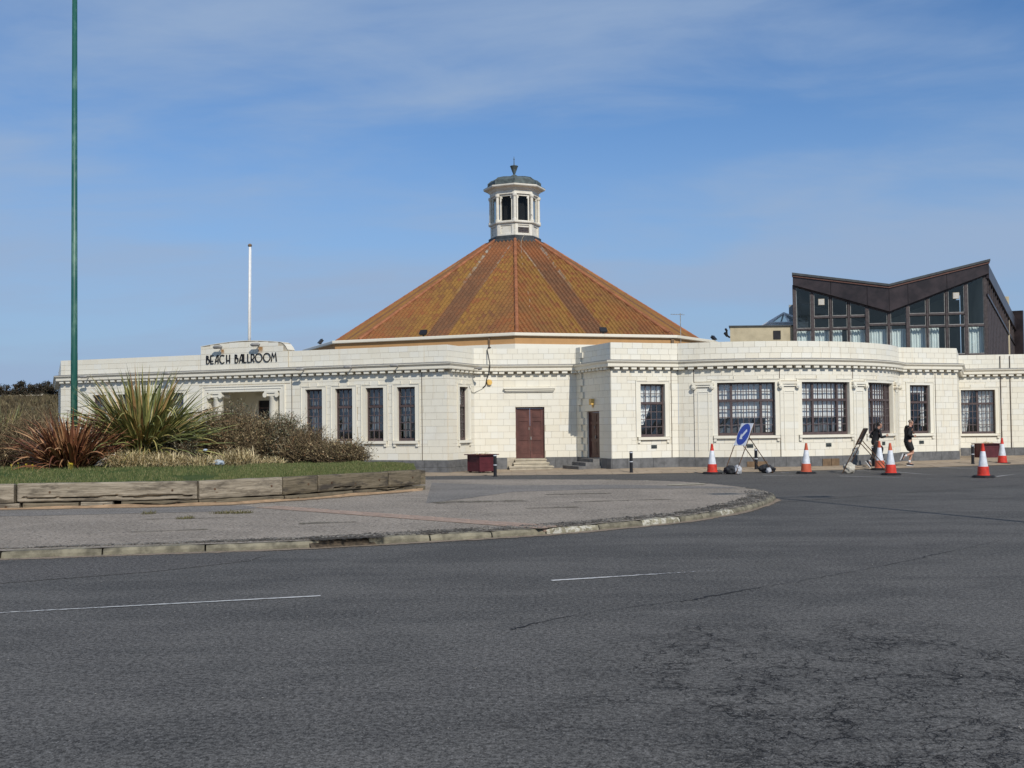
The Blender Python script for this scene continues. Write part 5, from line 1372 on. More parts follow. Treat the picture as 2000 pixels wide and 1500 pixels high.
def sleeper(x0, x1, z0, z1, off, dark, crack=None, dep=0.2, sag=0.0):
    def on(x):
        for (a, b) in zip(TB, TB[1:]):
            if a[0] <= x <= b[0] or b is TB[-1]: f = (x - a[0]) / (b[0] - a[0]); return Vector((x, a[1] + (b[1] - a[1]) * f))
    A, B = on(x0), on(x1); d = (B - A).normalized(); n = Vector((d.y, -d.x)); L = (B - A).length; c = (A + B) / 2 + n * off
    mb = MB(); nx = max(10, int(L / (.04 if crack else .07))); nz = 16 if crack else 7; H = z1 - z0; sd = rr.random() * 50
    for i in range(nx + 1):
        x = -L/2 + .008 + (L - .016) * i / nx
        for j in range(nz + 1):
            z = H * j / nz; y = 0.0
            rim = min(j, nz - j); y += .018 if rim == 0 else 0
            if i in (0, nx): y += .014
            y += .008 * noise.noise(Vector((x * 2.2 + sd, z * 9, 0))) + .005 * noise.noise(Vector((x * 9 + sd, z * 30, 3)))
            zz_ = z
            if crack:
                u = (x / L + .5); zc = crack[2] * H + .045 * noise.noise(Vector((x * 1.6 + sd, 0, 0))) + .012 * noise.noise(Vector((x * 9 + sd, 4, 0)))
                if crack[0] < u < crack[1]:
                    wd = .010 + (.026 * max(0, 1 - abs(u - .72) / .13)); y += .09 * math.exp(-((z - zc) / wd) ** 2)
                    if z < zc: y += .012
            if j == nz: zz_ += .012 * noise.noise(Vector((x * 2.5 + sd, 7, 0)))
            if j == 0: zz_ += .018 * noise.noise(Vector((x * 3.1 + sd, 1, 0))) + sag * (1 - abs(2 * i / nx - 1))
            mb.v.append((x, y, zz_))
        for j in (nz, 0): mb.v.append((x, dep, (H if j else 0) + .01 * noise.noise(Vector((x * 2 + sd, 9 + j, 0)))))
    m = nz + 3
    for i in range(nx):
        a = i * m; b = a + m
        for j in range(nz): mb.f.append((a + j, b + j, b + j + 1, a + j + 1))
        mb.f.append((a + nz, b + nz, b + nz + 1, a + nz + 1)); mb.f.append((a + nz + 1, b + nz + 1, b + nz + 2, a + nz + 2)); mb.f.append((a + nz + 2, b + nz + 2, b, a))
    mb.f.append(tuple(list(range(nz, -1, -1)) + [nz + 2, nz + 1])); e = nx * m; mb.f.append(tuple([e + j for j in range(nz + 1)] + [e + nz + 1, e + nz + 2]))
    o = link('sleeper', mesh('sleeper', mb, MT['sleeper_dark' if dark else 'sleeper']), edg)
    o.matrix_parent_inverse = WL[edg].inverted()
    o.matrix_basis = Matrix.Translation((c.x, c.y, z0)) @ Matrix.Rotation(math.atan2(d.y, d.x) + rr.uniform(-.006, .006), 4, 'Z') @ Matrix.Rotation(rr.uniform(-.006, .006), 4, 'Y')
    mb = MB()   # bolt heads
    if L > .5:
        for u in ((.72,) if L < 1.7 else (.18, .86)):
            mb = MB(); mb.tube([(L * (u - .5), -.012, H * .52), (L * (u - .5), .02, H * .52)], .022, 8); b_ = link('bolt', mesh('bolt', mb, MT['steel_rust']), o)
zt0, zt1 = 0.235, 0.612
for (a, b, dk, ck) in ((-13, -10.22, 0, None), (-10.16, -6.60, 0, (.03, .97, .20)), (-6.56, -5.06, 0, None), (-5.05, -4.42, 1, None), (-4.41, -3.02, 1, (.2, .6, .16)), (-3.01, -2.30, 1, None), (-20, -13.05, 0, None)): sleeper(a, b, zt0, zt1, 0.0, dk, ck)
for (a, b, dk, ck) in ((-12, -10.1, 0, None), (-10.05, -8.95, 1, None), (-8.92, -8.28, 0, None), (-8.12, -6.58, 1, (.05, .9, .45)), (-6.57, -5.04, 1, None), (-5.03, -3.74, 1, None), (-3.73, -2.22, 1, (.3, .7, .8)), (-19, -12.05, 0, None)): sleeper(a, b, 0.07, 0.212, 0.022, dk, ck)
mb = MB()
pA, pB = Vector((-2.28, 27.80)), Vector((-2.75, 29.5))
M_ = Matrix.Translation((pA.x, pA.y, 0)) @ Matrix.Rotation(math.atan2(pB.y - pA.y, pB.x - pA.x), 4, 'Z')
mb.box((0.02, -.08, zt0), (1.7, .12, zt1 - .03), M_); mk('sleeper', mb, MT['sleeper_dark'], edg)
sp = [Vector(p) + Vector((0.02, -.16)) for p in TB[1:]]
struct(ribbon('sand_drift', smooth_line([tuple(p) for p in sp], 10), 0.62, 0.1125, MT['sand'], island, 0.25, 9), 'stuff')
mb = MB(); SPl = smooth_line([tuple(p) for p in sp], 10)   # a low wedge of sand against the timber
for p in SPl:
    h = .035 + .03 * noise.noise(Vector((p.x * 1.3, p.y, 0))); mb.v += [(p.x, p.y - .12, .098), (p.x, p.y + .02, .098 + h * .6), (p.x, p.y + .14, .098 + h * 1.4)]
for i in range(len(SPl) - 1):
    a = 3 * i; mb.f += [(a, a + 3, a + 4, a + 1), (a + 1, a + 4, a + 5, a + 2)]
MT['sandsolid'] = simple('sand_bank', (0.36, 0.24, 0.14), 0.95, 0.3, 5, bump=.5)
struct(mk('sand_bank', mb, MT['sandsolid'], island, smooth=True), 'stuff')

# ---------------------------------------------------------------- plants
def blade(mb, p, az, L, w, el, droop, n=7, fold=.35, twist=0.0):
    pos = Vector(p); b = len(mb.v); st = L / n
    for i in range(n + 1):
        u = i / n; e = el - droop * u * u
        d = Vector((math.cos(az) * math.cos(e), math.sin(az) * math.cos(e), math.sin(e)))
        sd = Vector((-math.sin(az), math.cos(az), 0)); tw = twist * u
        up = sd.cross(d); sd2 = sd * math.cos(tw) + up * math.sin(tw)
        ww = w * (0.55 + 0.9 * u if u < .45 else (1 - ((u - .45) / .55) ** 1.7) * .955 + .0) 
        mb.v += [tuple(pos - sd2 * ww / 2 + up * fold * ww * .5), tuple(pos), tuple(pos + sd2 * ww / 2 + up * fold * ww * .5)]
        pos = pos + d * st
    for i in range(n):
        a = b + 3 * i; mb.f += [(a, a + 1, a + 4, a + 3), (a + 1, a + 2, a + 5, a + 4)]
def phormium(name, x, y, z, n, L, spread, mat, label, seed, w=.06, rad=.4, elo=35):
    rr = random.Random(seed); root = thing(name, (x, y, z), label, 'plant'); mb = MB()
    for k in range(n):
        q = rr.random(); a = rr.uniform(0, 2 * PI); r_ = rad * math.sqrt(rr.random())
        ln = L * rr.uniform(.55, 1.0); el = R(rr.uniform(elo, 88) if q > .3 else rr.uniform(elo - 20, elo + 25))
        out = (a + rr.uniform(-.5, .5))
        blade(mb, (x + r_ * math.cos(a), y + r_ * math.sin(a), z - .05), out, ln, w * rr.uniform(.6, 1.15), el, (rr.uniform(.1, spread) * (1.6 if el < R(50) else 1) if rr.random() > .14 else rr.uniform(1.2, 2.6)), 8, rr.uniform(.2, .9), rr.uniform(-.8, .8))
    o = mk('leaves', mb, mat, root); o['kind'] = 'stuff'
    mb = MB()
    for k in range(8): a = rr.uniform(0, 6.28); mb.tube([(x + rad * .5 * math.cos(a), y + rad * .5 * math.sin(a), z - .1), (x + rad * .4 * math.cos(a), y + rad * .4 * math.sin(a), z + .3)], .06, 6)
    mk('crown_base', mb, MT['soil'], root); return root
MT['ph_green'] = mat_leaf('phormium_green', [(0, (0.11, 0.13, 0.050)), (.25, (0.18, 0.20, 0.068)), (.5, (0.28, 0.28, 0.090)), (.72, (0.40, 0.36, 0.125)), (.86, (0.44, 0.31, 0.13)), (1, (0.30, 0.155, 0.065))], .42, spec=.5)
MT['ph_red'] = mat_leaf('phormium_bronze', [(0, (0.085, 0.032, 0.019)), (.3, (0.145, 0.054, 0.028)), (.6, (0.23, 0.095, 0.045)), (.82, (0.36, 0.175, 0.08)), (1, (0.50, 0.31, 0.16))], .45, spec=.45)
MT['twig'] = mat_leaf('dry_twig', [(0, (0.036, 0.025, 0.014)), (.4, (0.092, 0.064, 0.034)), (.7, (0.165, 0.115, 0.060)), (.86, (0.30, 0.225, 0.125)), (.95, (0.42, 0.34, 0.20)), (1, (0.27, 0.12, 0.05))], .85)
MT['greyleaf'] = mat_leaf('grey_green_leaf', [(0, (0.06, 0.075, 0.036)), (.4, (0.13, 0.14, 0.08)), (.7, (0.24, 0.235, 0.16)), (.9, (0.36, 0.31, 0.21)), (1, (0.46, 0.42, 0.33))], .7)
MT['brownleaf'] = mat_leaf('brown_leaf', [(0, (0.05, 0.033, 0.017)), (.3, (0.13, 0.088, 0.042)), (.55, (0.17, 0.155, 0.07)), (.75, (0.28, 0.205, 0.105)), (.9, (0.45, 0.36, 0.21)), (1, (0.24, 0.115, 0.05))], .8)
MT['blond'] = mat_leaf('dead_grass', [(0, (0.32, 0.25, 0.12)), (.4, (0.55, 0.44, 0.24)), (.8, (0.72, 0.60, 0.37)), (1, (0.42, 0.38, 0.15))], .8)
phormium('flax_plant', -10.05, 30.0, 1.10, 820, 2.55, .75, MT['ph_green'], 'large green spiky flax plant in front of the porch windows', 1, .078, .42, 24)
phormium('flax_plant', -11.35, 28.3, .72, 460, 1.78, .9, MT['ph_red'], 'bronze brown spiky flax plant beside the green lamp post', 2, .068, .40, 34)
phormium('flax_plant', -14.75, 31.6, .74, 240, 1.95, .8, MT['ph_green'], 'small olive flax plant at the left edge of the photo', 3, .06, .3, 30)
phormium('flax_plant', -9.75, 28.9, .74, 90, .9, .9, MT['ph_green'], 'low yellow green flax tuft below the large green flax', 4, .05, .2, 30)
def shrub(name, x, y, z, rx, ry, h, ntw, nlf, label, leafmat, seed, leaf=.062, tops=1.0):
    rr = random.Random(seed); root = thing(name, (x, y, z), label, 'shrub'); mb = MB(); tips = []
    for k in range(ntw):
        a = rr.uniform(0, 2 * PI); q = math.sqrt(rr.random()); bx, by = x + rx * .45 * q * math.cos(a), y + ry * .45 * q * math.sin(a)
        hh = h * (1 - .55 * q ** 2.2) * rr.uniform(.55, 1.08); tx, ty = x + rx * q * math.cos(a) * rr.uniform(.8, 1.15), y + ry * q * math.sin(a) * rr.uniform(.8, 1.15)
        P0 = Vector((bx, by, z - .1)); P3 = Vector((tx, ty, z + hh)); P1 = P0.lerp(P3, .35) + Vector((rr.uniform(-.18, .18), rr.uniform(-.18, .18), rr.uniform(0, .15))); P2 = P0.lerp(P3, .7) + Vector((rr.uniform(-.15, .15), rr.uniform(-.15, .15), rr.uniform(-.05, .1)))
        mb.tube([P0, P1, P2, P3], [.012, .009, .006, .003], 3, False); tips += [P2, P3, P1]
        for m_ in range(4):
            s0 = P1.lerp(P3, rr.random()); e0 = s0 + Vector((rr.uniform(-.3, .3), rr.uniform(-.3, .3), rr.uniform(-.05, .33)))
            md = s0.lerp(e0, .5) + Vector((rr.uniform(-.04, .04), rr.uniform(-.04, .04), .02)); mb.tube([s0, md, e0], [.005, .004, .002], 3, False); tips += [e0, md]
    for k in range(int(ntw * .07)):     # long stray shoots
        a = rr.uniform(0, 2 * PI); q = rr.uniform(.2, 1); s0 = Vector((x + rx * .5 * q * math.cos(a), y + ry * .5 * q * math.sin(a), z + h * .4)); e0 = s0 + Vector((rx * .7 * math.cos(a) * q, ry * .6 * math.sin(a) * q, h * rr.uniform(.45, .72)))
        md = s0.lerp(e0, .55) + Vector((rr.uniform(-.1, .1), rr.uniform(-.1, .1), .08)); mb.tube([s0, md, e0], [.008, .006, .003], 3, False)
        for m_ in range(3):
            b0 = md.lerp(e0, rr.random()); mb.tube([b0, b0 + Vector((rr.uniform(-.14, .14), rr.uniform(-.14, .14), rr.uniform(.05, .2)))], [.004, .002], 3, False)
    o = mk('twigs', mb, MT['twig'], root); o['kind'] = 'stuff'
    mb = MB()
    for k in range(nlf):
        p = rr.choice(tips) + Vector((rr.gauss(0, .05), rr.gauss(0, .05), rr.gauss(0, .05)))
        a, e = rr.uniform(0, 2 * PI), rr.uniform(-.6, 1.2); d = Vector((math.cos(a) * math.cos(e), math.sin(a) * math.cos(e), math.sin(e))); sd = d.cross(Vector((rr.uniform(-1, 1), rr.uniform(-1, 1), .6))).normalized()
        l = leaf * rr.uniform(.6, 1.4); mb.add([p, p + d * l * .5 + sd * l * .22, p + d * l, p + d * l * .5 - sd * l * .22], [(0, 1, 2, 3)])
    if nlf: o = mk('leaves', mb, leafmat, root); o['kind'] = 'stuff'
    return root
shrub('shrub', -8.35, 31.2, .74, 1.05, .9, 1.42, 640, 12000, 'dense brown twiggy shrub right of the large green flax', MT['brownleaf'], 11)
shrub('shrub', -7.35, 31.0, .74, .95, .9, 1.25, 560, 8500, 'reddish brown twiggy shrub in front of the porch columns', MT['brownleaf'], 12)
shrub('shrub', -6.55, 31.3, .72, .8, .7, 1.30, 460, 12500, 'grey green leafy shrub below the right porch column', MT['greyleaf'], 13, .06)
shrub('shrub', -8.0, 31.9, .7, .6, .6, 1.62, 380, 7000, 'tall grey leafed shrub reaching up into the porch opening', MT['greyleaf'], 14, .06)
shrub('shrub', -5.75, 30.6, .72, .8, .7, .95, 420, 2200, 'bare wispy twig shrub between the porch and the windows', MT['brownleaf'], 15)
shrub('shrub', -4.75, 30.0, .68, .85, .7, .56, 520, 6500, 'low brown leafed bush at the right end of the bed', MT['brownleaf'], 16, .055)
shrub('shrub', -13.3, 30.6, .74, 1.3, 1.0, 1.4, 800, 1200, 'tangled bare grey shrub left of the bronze flax', MT['brownleaf'], 17)
shrub('shrub', -14.35, 30.3, .74, 1.1, 1.0, 1.35, 420, 900, 'tangled brown shrub at the left edge of the bed', MT['brownleaf'], 18)
shrub('shrub', -9.2, 29.6, .74, .8, .5, .75, 380, 2000, 'low grey brown twigs at the foot of the large flax', MT['greyleaf'], 19)
def tuft(x, y, r_, h, n, label, seed, mat='blond', sc=1.0):
    rr = random.Random(seed); z = mound_at(x, y); root = thing('grass_clump', (x, y, z), label, 'grass clump', 'dead grass clumps along the bed'); mb = MB()
    for k in range(n):
        a = rr.uniform(0, 2 * PI); q = r_ * math.sqrt(rr.random()); blade(mb, (x + q * math.cos(a), y + q * .6 * math.sin(a), z - .02), rr.uniform(0, 6.28), h * rr.uniform(.7, 1.6), .020 * sc, R(rr.uniform(25, 85)), rr.uniform(.8, 2.4), 4, .3)
    o = mk('blades', mb, MT[mat], root); o['kind'] = 'stuff'
for i, (x, y, r_, h, n, lb) in enumerate([(-9.95, 28.25, .5, .42, 750, 'straw coloured grass clump beside the bronze flax'), (-9.0, 28.35, .55, .36, 750, 'straw coloured grass clump below the low flax tuft'), (-8.1, 28.5, .5, .30, 520, 'straw coloured grass clump left of the white plastic bag'), (-7.2, 28.8, .45, .42, 620, 'straw coloured grass clump right of the white plastic bag'), (-6.4, 29.0, .4, .22, 260, 'flattened straw coloured grass below the grey green shrub')]): tuft(x, y, r_, h, n, lb, 50 + i)
MT['mossleaf'] = mat_leaf('olive_weed', [(0, (0.07, 0.065, 0.02)), (.5, (0.12, 0.11, 0.035)), (1, (0.19, 0.155, 0.06))], .8)
for i, (x, y, w) in enumerate(((-5.32, 20.8, .42), (-5.85, 19.7, .16), (-6.9, 20.9, .12))):
    rr = random.Random(80 + i); root = thing('weed_patch', (x, y, .1), ['olive weed mat growing from the island asphalt', 'small weed tuft on the island in front of the weed mat', 'tiny weed tuft on the island left of the others'][i], 'weeds'); mb = MB()
    for k in range(int(900 * w)):
        a = rr.uniform(0, 6.28); q = math.sqrt(rr.random()); blade(mb, (x + q * w * math.cos(a), y + q * .16 * math.sin(a), .1), rr.uniform(0, 6.28), rr.uniform(.03, .09), .009, R(rr.uniform(10, 80)), 1.0, 2, .2)
    o = mk('blades', mb, MT['mossleaf'] if 'mossleaf' in MT else MT['blade'], root); o['kind'] = 'stuff'
# litter caught in the plants
MT['plastic'] = simple('plastic_film', (0.36, 0.42, 0.48), .35, .15, 6)
def crumple(name, x, y, z, sx, sy, sz, mat, label, cat, seed, sub=3, amp=.35, fr=1.6):
    bm = bmesh.new(); bmesh.ops.create_icosphere(bm, subdivisions=sub, radius=1); 
    for v in bm.verts:
        n_ = noise.noise(v.co * fr + Vector((seed * 7.1, 0, 0))) + .5 * noise.noise(v.co * fr * 2.7 + Vector((seed, 3, 0))); v.co *= 1 + amp * n_
        v.co = Vector((v.co.x * sx, v.co.y * sy, max(-.85, v.co.z) * sz))
    me = bpy.data.meshes.new(name); bm.to_mesh(me); bm.free(); me.materials.append(mat); me.polygons.foreach_set('use_smooth', [True] * len(me.polygons))
    o = bpy.data.objects.new(name, me); col.objects.link(o); o.location = (x, y, z + sz * .85); tag(o, label, cat); return o
crumple('plastic_bag', -7.62, 28.5, mound_at(-7.62, 28.5), .16, .10, .08, MT['plastic'], 'pale blue plastic bag lying among the straw grass', 'bag', 1)
crumple('plastic_bag', -8.2, 29.4, mound_at(-8.2, 29.4) + .35, .06, .04, .035, MT['plastic'], 'small white plastic scrap caught in the brown twigs', 'litter', 2)
MT['daff'] = simple('daffodil_yellow', (0.50, 0.38, 0.03), .6, .15)
for i, (x, y, n) in enumerate(((-11.95, 27.3, 2), (-12.45, 27.5, 2), (-10.95, 27.2, 4))):
    rr = random.Random(90 + i); z = mound_at(x, y); root = thing('daffodil_clump', (x, y, z), ['yellow daffodils in front of the bronze flax on its left', 'pair of daffodils left of the other clumps', 'daffodil clump in front of the bronze flax on its right'][i], 'flowers', 'daffodils at the edge of the bed'); mb = MB(); fl = MB()
    for k in range(n * 4): blade(mb, (x + rr.uniform(-.1, .1), y + rr.uniform(-.1, .1), z - .02), rr.uniform(0, 6.28), rr.uniform(.12, .22), .014, R(rr.uniform(55, 88)), .5, 3, .3)
    for k in range(n):
        px, py, pz = x + rr.uniform(-.14, .14), y + rr.uniform(-.08, .08), z + rr.uniform(.10, .2)
        fl.tube([(px, py, pz - .2), (px, py, pz)], .004, 4); fl.tube([(px, py, pz), (px, py - .03, pz + .005)], [.008, .013], 8)
        for j in range(6): a = j * PI / 3; fl.add([(px, py, pz), (px + .022 * math.cos(a - .3), py - .004, pz + .022 * math.sin(a - .3)), (px + .032 * math.cos(a), py, pz + .032 * math.sin(a)), (px + .022 * math.cos(a + .3), py - .004, pz + .022 * math.sin(a + .3))], [(0, 1, 2, 3)])
    mk('leaves', mb, MT['blade'], root); mk('flowers', fl, MT['daff'], root)

# ---------------------------------------------------------------- green lamp post in the bed, and its neighbour beyond the right edge
def mat_greenpole():
    t = NT('teal_paint'); v = t.coord(); n_ = t.noise(t.map(v, (3, 3, .9)), 1.4, 6, .7)
    c = t.mix(t.rng(n_, .45, .66), (0.012, 0.085, 0.066), (0.085, 0.185, 0.135)); return t.principled(c, .45, None, .45)
MT['teal'] = mat_greenpole()
def lamppost(x, y, z, h, r0, label, stickers):
    root = thing('lamp_post', (x, y, z), label, 'lamp post'); mb = MB()
    mb.lathe([(r0, z - .2), (r0 * .99, z + 3.0), (r0 * .95, z + 3.05), (r0 * .72, z + h)], 20, (x, y)); mk('pole', mb, MT['teal'], root, smooth=True)
    mb = MB(); mb.tube([(x - 1.1, y, z + h + .02), (x + 1.1, y, z + h + .02)], .05, 8); mk('cross_arm', mb, MT['teal'], root)
    for s_ in (-1, 1):
        mb = MB(); M_ = Matrix.Translation((x + s_ * 1.1, y, z + h)); mb.box((-.3, -.15, -.05), (.3, .15, .08), M_); mk('lamp_head', mb, MT['lampgrey'], root)
    for (zz_, hh, ww, mt) in stickers:
        mb = MB(); n = 4
        for i in range(n + 1):
            a = -PI/2 - .95 + ww * i / n
            for z_ in (zz_, zz_ + hh): mb.v.append((x + (r0 * .9) * math.cos(a), y + (r0 * .9) * math.sin(a), z_))
        for i in range(n): mb.f.append((2 * i, 2 * i + 2, 2 * i + 3, 2 * i + 1))
        mk('sticker', mb, mt, root)
    return root
MT['stw'] = simple('sticker_white', (.75, .76, .76), .5, .05); MT['sty'] = simple('sticker_yellow', (.6, .66, .08), .5, .05)
lamppost(-11.74, 29.5, .74, 14.4, .088, 'tall green painted lamp post rising out of the planted bed', [(4.48, .10, .85, MT['stw']), (4.27, .022, 1.05, MT['stw']), (4.33, .085, .28, MT['stw']), (4.05, .07, .45, MT['sty'])])
lamppost(11.2, 11.75, 0, 11.2, .075, 'green lamp post outside the right edge that shades the road', [])

# ---------------------------------------------------------------- hillside on the left with scrub trees
mb = MB(); nx, ny = 40, 30
def hill_z(x, y):
    u = max(0, min(1, (y - 66) / 42)); w = max(0, min(1, (-14 - x) / 16)); return -0.05 + 4.85 * (u * u * (3 - 2 * u)) * (w * w * (3 - 2 * w)) + .25 * noise.noise(Vector((x * .12, y * .12, 0))) * u
for i in range(nx + 1):
    for j in range(ny + 1): x, y = -190 + 185 * i / nx, 62 + 110 * j / ny; mb.v.append((x, y, hill_z(x, y)))
for i in range(nx):
    for j in range(ny): a = i * (ny + 1) + j; mb.f.append((a, a + ny + 1, a + ny + 2, a + 1))
struct(mk('hillside', mb, MT['dryland'], smooth=True))
mb = MB(); rr = random.Random(71)
for k in range(9000):
    y = rr.uniform(70, 112); x = -y * rr.uniform(.36, .50); z = hill_z(x, y); h = rr.uniform(.15, .5); a = rr.uniform(0, 3.1); w = rr.uniform(.05, .16)
    mb.add([(x - w * math.cos(a), y - w * math.sin(a), z - .05), (x + w * math.cos(a), y + w * math.sin(a), z - .05), (x + rr.uniform(-.2, .2), y + rr.uniform(-.2, .2), z + h)], [(0, 1, 2)])
MT['tussock'] = mat_leaf('tussock', [(0, (0.06, 0.045, 0.025)), (.5, (0.11, 0.085, 0.045)), (.85, (0.16, 0.13, 0.07)), (1, (0.08, 0.08, 0.035))], .9)
tg = mk('rough_grass', mb, MT['tussock']); tg['kind'] = 'stuff'; tag(tg, 'dry brown tussock grass covering the left hillside', 'grass')
MT['pineleaf'] = mat_leaf('scrub_leaf', [(0, (0.016, 0.018, 0.010)), (.5, (0.035, 0.031, 0.017)), (.85, (0.065, 0.044, 0.025)), (1, (0.095, 0.060, 0.034))], .8)
MT['bark'] = simple('bark', (.05, .036, .026), .9, .3)
tm = []
for s_ in range(3):
    rr = random.Random(200 + s_); mb = MB(); tk = MB()
    tk.tube([(0, 0, -.3), (.05, 0, .8), (.1, .05, 1.9)], [.11, .09, .04], 6)
    cl = []
    for k in range(11):
        c = Vector((rr.uniform(-1.1, 1.1), rr.uniform(-1.0, 1.0), rr.uniform(.7, 2.3 + .5 * (k % 3 == 0)))); cl.append((c, rr.uniform(.35, .7))); tk.tube([(.04, 0, .7), c * .6 + Vector((0, 0, .3)), c], [.05, .03, .012], 4)
    for c, r_ in cl:
        for k in range(150):
            d = Vector((rr.gauss(0, 1), rr.gauss(0, 1), rr.gauss(0, 1))).normalized(); p = c + d * r_ * rr.uniform(.4, 1.1); s2 = d.cross(Vector((rr.gauss(0, 1), rr.gauss(0, 1), rr.gauss(0, 1)))).normalized(); s3 = d.cross(s2); l = rr.uniform(.05, .13)
            mb.add([p - s2 * l, p + s3 * l * .6, p + s2 * l + Vector((0, 0, l)), p - s3 * l * .6], [(0, 1, 2, 3)])
    tm.append((mesh('crown', mb, MT['pineleaf']), mesh('trunk', tk, MT['bark'])))
TREES = [(-53.4, 111.5), (-52.4, 109.6), (-51.8, 113), (-50.9, 110.4), (-50.2, 111), (-49.5, 113.5), (-48.9, 112.0), (-48.2, 110.2), (-47.6, 110.8), (-46.9, 112.4), (-46.2, 110.6)]
pos_words = ['1st', '2nd', '3rd', '4th', '5th', '6th', '7th', '8th', '9th', '10th', '11th', '12th', '13th', '14th', '15th', '16th', '17th', '18th', '19th', '20th', '21st', '22nd', '23rd', '24th']
TREES.sort()
_unused = ['first', 'second', 'third', 'fourth', 'fifth', 'sixth', 'seventh', 'eighth', 'ninth', 'tenth', 'eleventh', 'twelfth', 'thirteenth', 'fourteenth']
wood = MB(); cr0 = [(tuple(v.co)) for v in tm[0][0].vertices]; cf0 = [tuple(p.vertices) for p in tm[0][0].polygons]; rr = random.Random(5)
for k in range(16):
    x, y = -54.5 - k * 1.5, rr.uniform(109, 114); z = hill_z(x, y) - .3; sc_ = rr.uniform(.7, 1)
    wood.add([(x + p[0] * sc_ * 1.3, y + p[1] * sc_ * 1.2, z + p[2] * sc_) for p in cr0], cf0)
wd_ = mk('distant_wood', wood, MT['pineleaf']); wd_['kind'] = 'stuff'; tag(wd_, 'dark scrub wood along the hilltop beyond the left edge', 'wood')
for i, (x, y) in enumerate(TREES):
    rr = random.Random(300 + i); z = hill_z(x, y) - .3; sc_ = rr.uniform(.68, .95)
    root = thing('scrub_tree', (x, y, z), 'dark scrub tree on the left hilltop, %s from the left edge' % pos_words[i], 'tree', 'scrub trees on the hilltop', rr.uniform(0, 6))
    root.scale = (sc_ * 1.35, sc_ * 1.2, sc_ * .85)
    a, b = tm[i % 3]; link('crown', a, root); link('trunk', b, root)
fn = thing('post_fence', (-47.5, 108.5, 4.7), 'small wooden post and rail fence below the hilltop trees', 'fence')
for k in range(4):
    x = -49.6 + 1.1 * k; z = hill_z(x, 108.5); mb = MB(); mb.box((x - .06, 108.44, z - .2), (x + .06, 108.56, z + .42)); mk('post', mb, MT['step'], fn)
mb = MB(); mb.tube([(-49.6, 108.5, hill_z(-49.6, 108.5) + .3), (-46.3, 108.5, hill_z(-46.3, 108.5) + .3)], .03, 5); mk('rail', mb, MT['step'], fn)

# ================================================================ STREET THINGS
MT['cone_red'] = simple('cone_red', (0.56, 0.040, 0.022), .5, .28, 7); MT['cone_faded'] = simple('cone_faded', (0.52, 0.105, 0.05), .6, .2, 5)
MT['sleeve'] = simple('cone_sleeve', (0.60, 0.62, 0.65), .45, .22, 7)
def make_cone(faded_top, faded_bot):
    root = bpy.data.objects.new('traffic_cone', None); root.empty_display_size = .2; col.objects.link(root); n = 28
    mb = MB()
    for (r_, z0, z1) in ((.33, 0, .03), (.30, .03, .06)): mb.lathe([(r_, z0), (r_, z1 - .006), (r_ - .012, z1)], 8, (0, 0), PI/8)
    mk('base', mb, MT['rubber'], root, world=False)
    mb = MB(); mb.lathe([(.185, .055), (.185, .075), (.170, .085), (.152, .32), (.128, .325)], n); mk('lower_cone', mb, MT['cone_faded' if faded_bot else 'cone_red'], root, smooth=False, world=False)
    mb = MB(); mb.lathe([(.138, .30), (.133, .325), (.070, .755), (.066, .77)], n); mk('reflective_sleeve', mb, MT['sleeve'], root, smooth=True, world=False)
    mb = MB(); mb.lathe([(.067, .745), (.067, .76), (.036, .985), (.038, 1.0), (.028, 1.002), (.026, .96)], n, cap=False); mk('cone_tip', mb, MT['cone_faded' if faded_top else 'cone_red'], root, smooth=True, world=False)
    return root
protos = {k: make_cone(*k) for k in ((0, 0), (1, 0), (1, 1))}
for i, (x, y, k, rz, lb) in enumerate([(6.66, 36.86, (0, 0), .2, 'bright red and white traffic cone left of the blue arrow sign'), (9.68, 36.4, (1, 1), 1.0, 'faded orange traffic cone standing alone between the two road signs'),
        (11.94, 34.84, (1, 0), .5, 'traffic cone with faded tip just left of the running man'), (13.94, 32.68, (0, 0), .1, 'nearest and largest red and white traffic cone'),
        (18.8, 42.34, (0, 0), .8, 'rightmost red and white traffic cone by the pavement'), (12.83, 38.55, (1, 1), .4, 'faded orange traffic cone half hidden behind the sign seen from behind')]):
    src = protos[k]; o = src if 'label' not in src else copy_tree(src)
    o.location = (x, y, 0.012); o.rotation_euler = (R([0, 1.2, -1, .6, 0, -1.5][i]), R([.5, -.8, .4, -.5, .7, 1][i]), rz); tag(o, lb, 'traffic cone', 'traffic cones outside the ballroom')
# bollards
def make_bollard():
    root = bpy.data.objects.new('bollard', None); root.empty_display_size = .2; col.objects.link(root)
    mb = MB(); mb.lathe([(.068, -.05), (.068, .02), (.056, .03), (.056, .66), (.06, .665), (.06, .70), (.05, .725), (.02, .735)], 18); mk('shaft', mb, MT['black'], root, smooth=False, world=False)
    for z in (.36, .675):
        mb = MB(); mb.lathe([(.0605, z), (.0615, z + .002), (.0615, z + .026), (.0605, z + .028)], 18, cap=False); mk('white_band', mb, MT['sleeve'], root, world=False)
    return root
bproto = None
for x, y, lb in [(-.59, 36.71, 'black bollard in front of the left maroon planter'), (4.07, 37.9, 'black bollard before the corner window of the right wing'), (8.57, 38.84, 'black bollard behind the blue arrow sign'), (13.18, 40.3, 'black bollard behind the running woman'), (17.39, 41.68, 'black bollard left of the right maroon planter')]:
    if bproto is None: bproto = make_bollard(); o = bproto
    else: o = copy_tree(bproto)
    o.location = (x, y, pave_z(x, y)); tag(o, lb, 'bollard', 'bollards along the pavement')
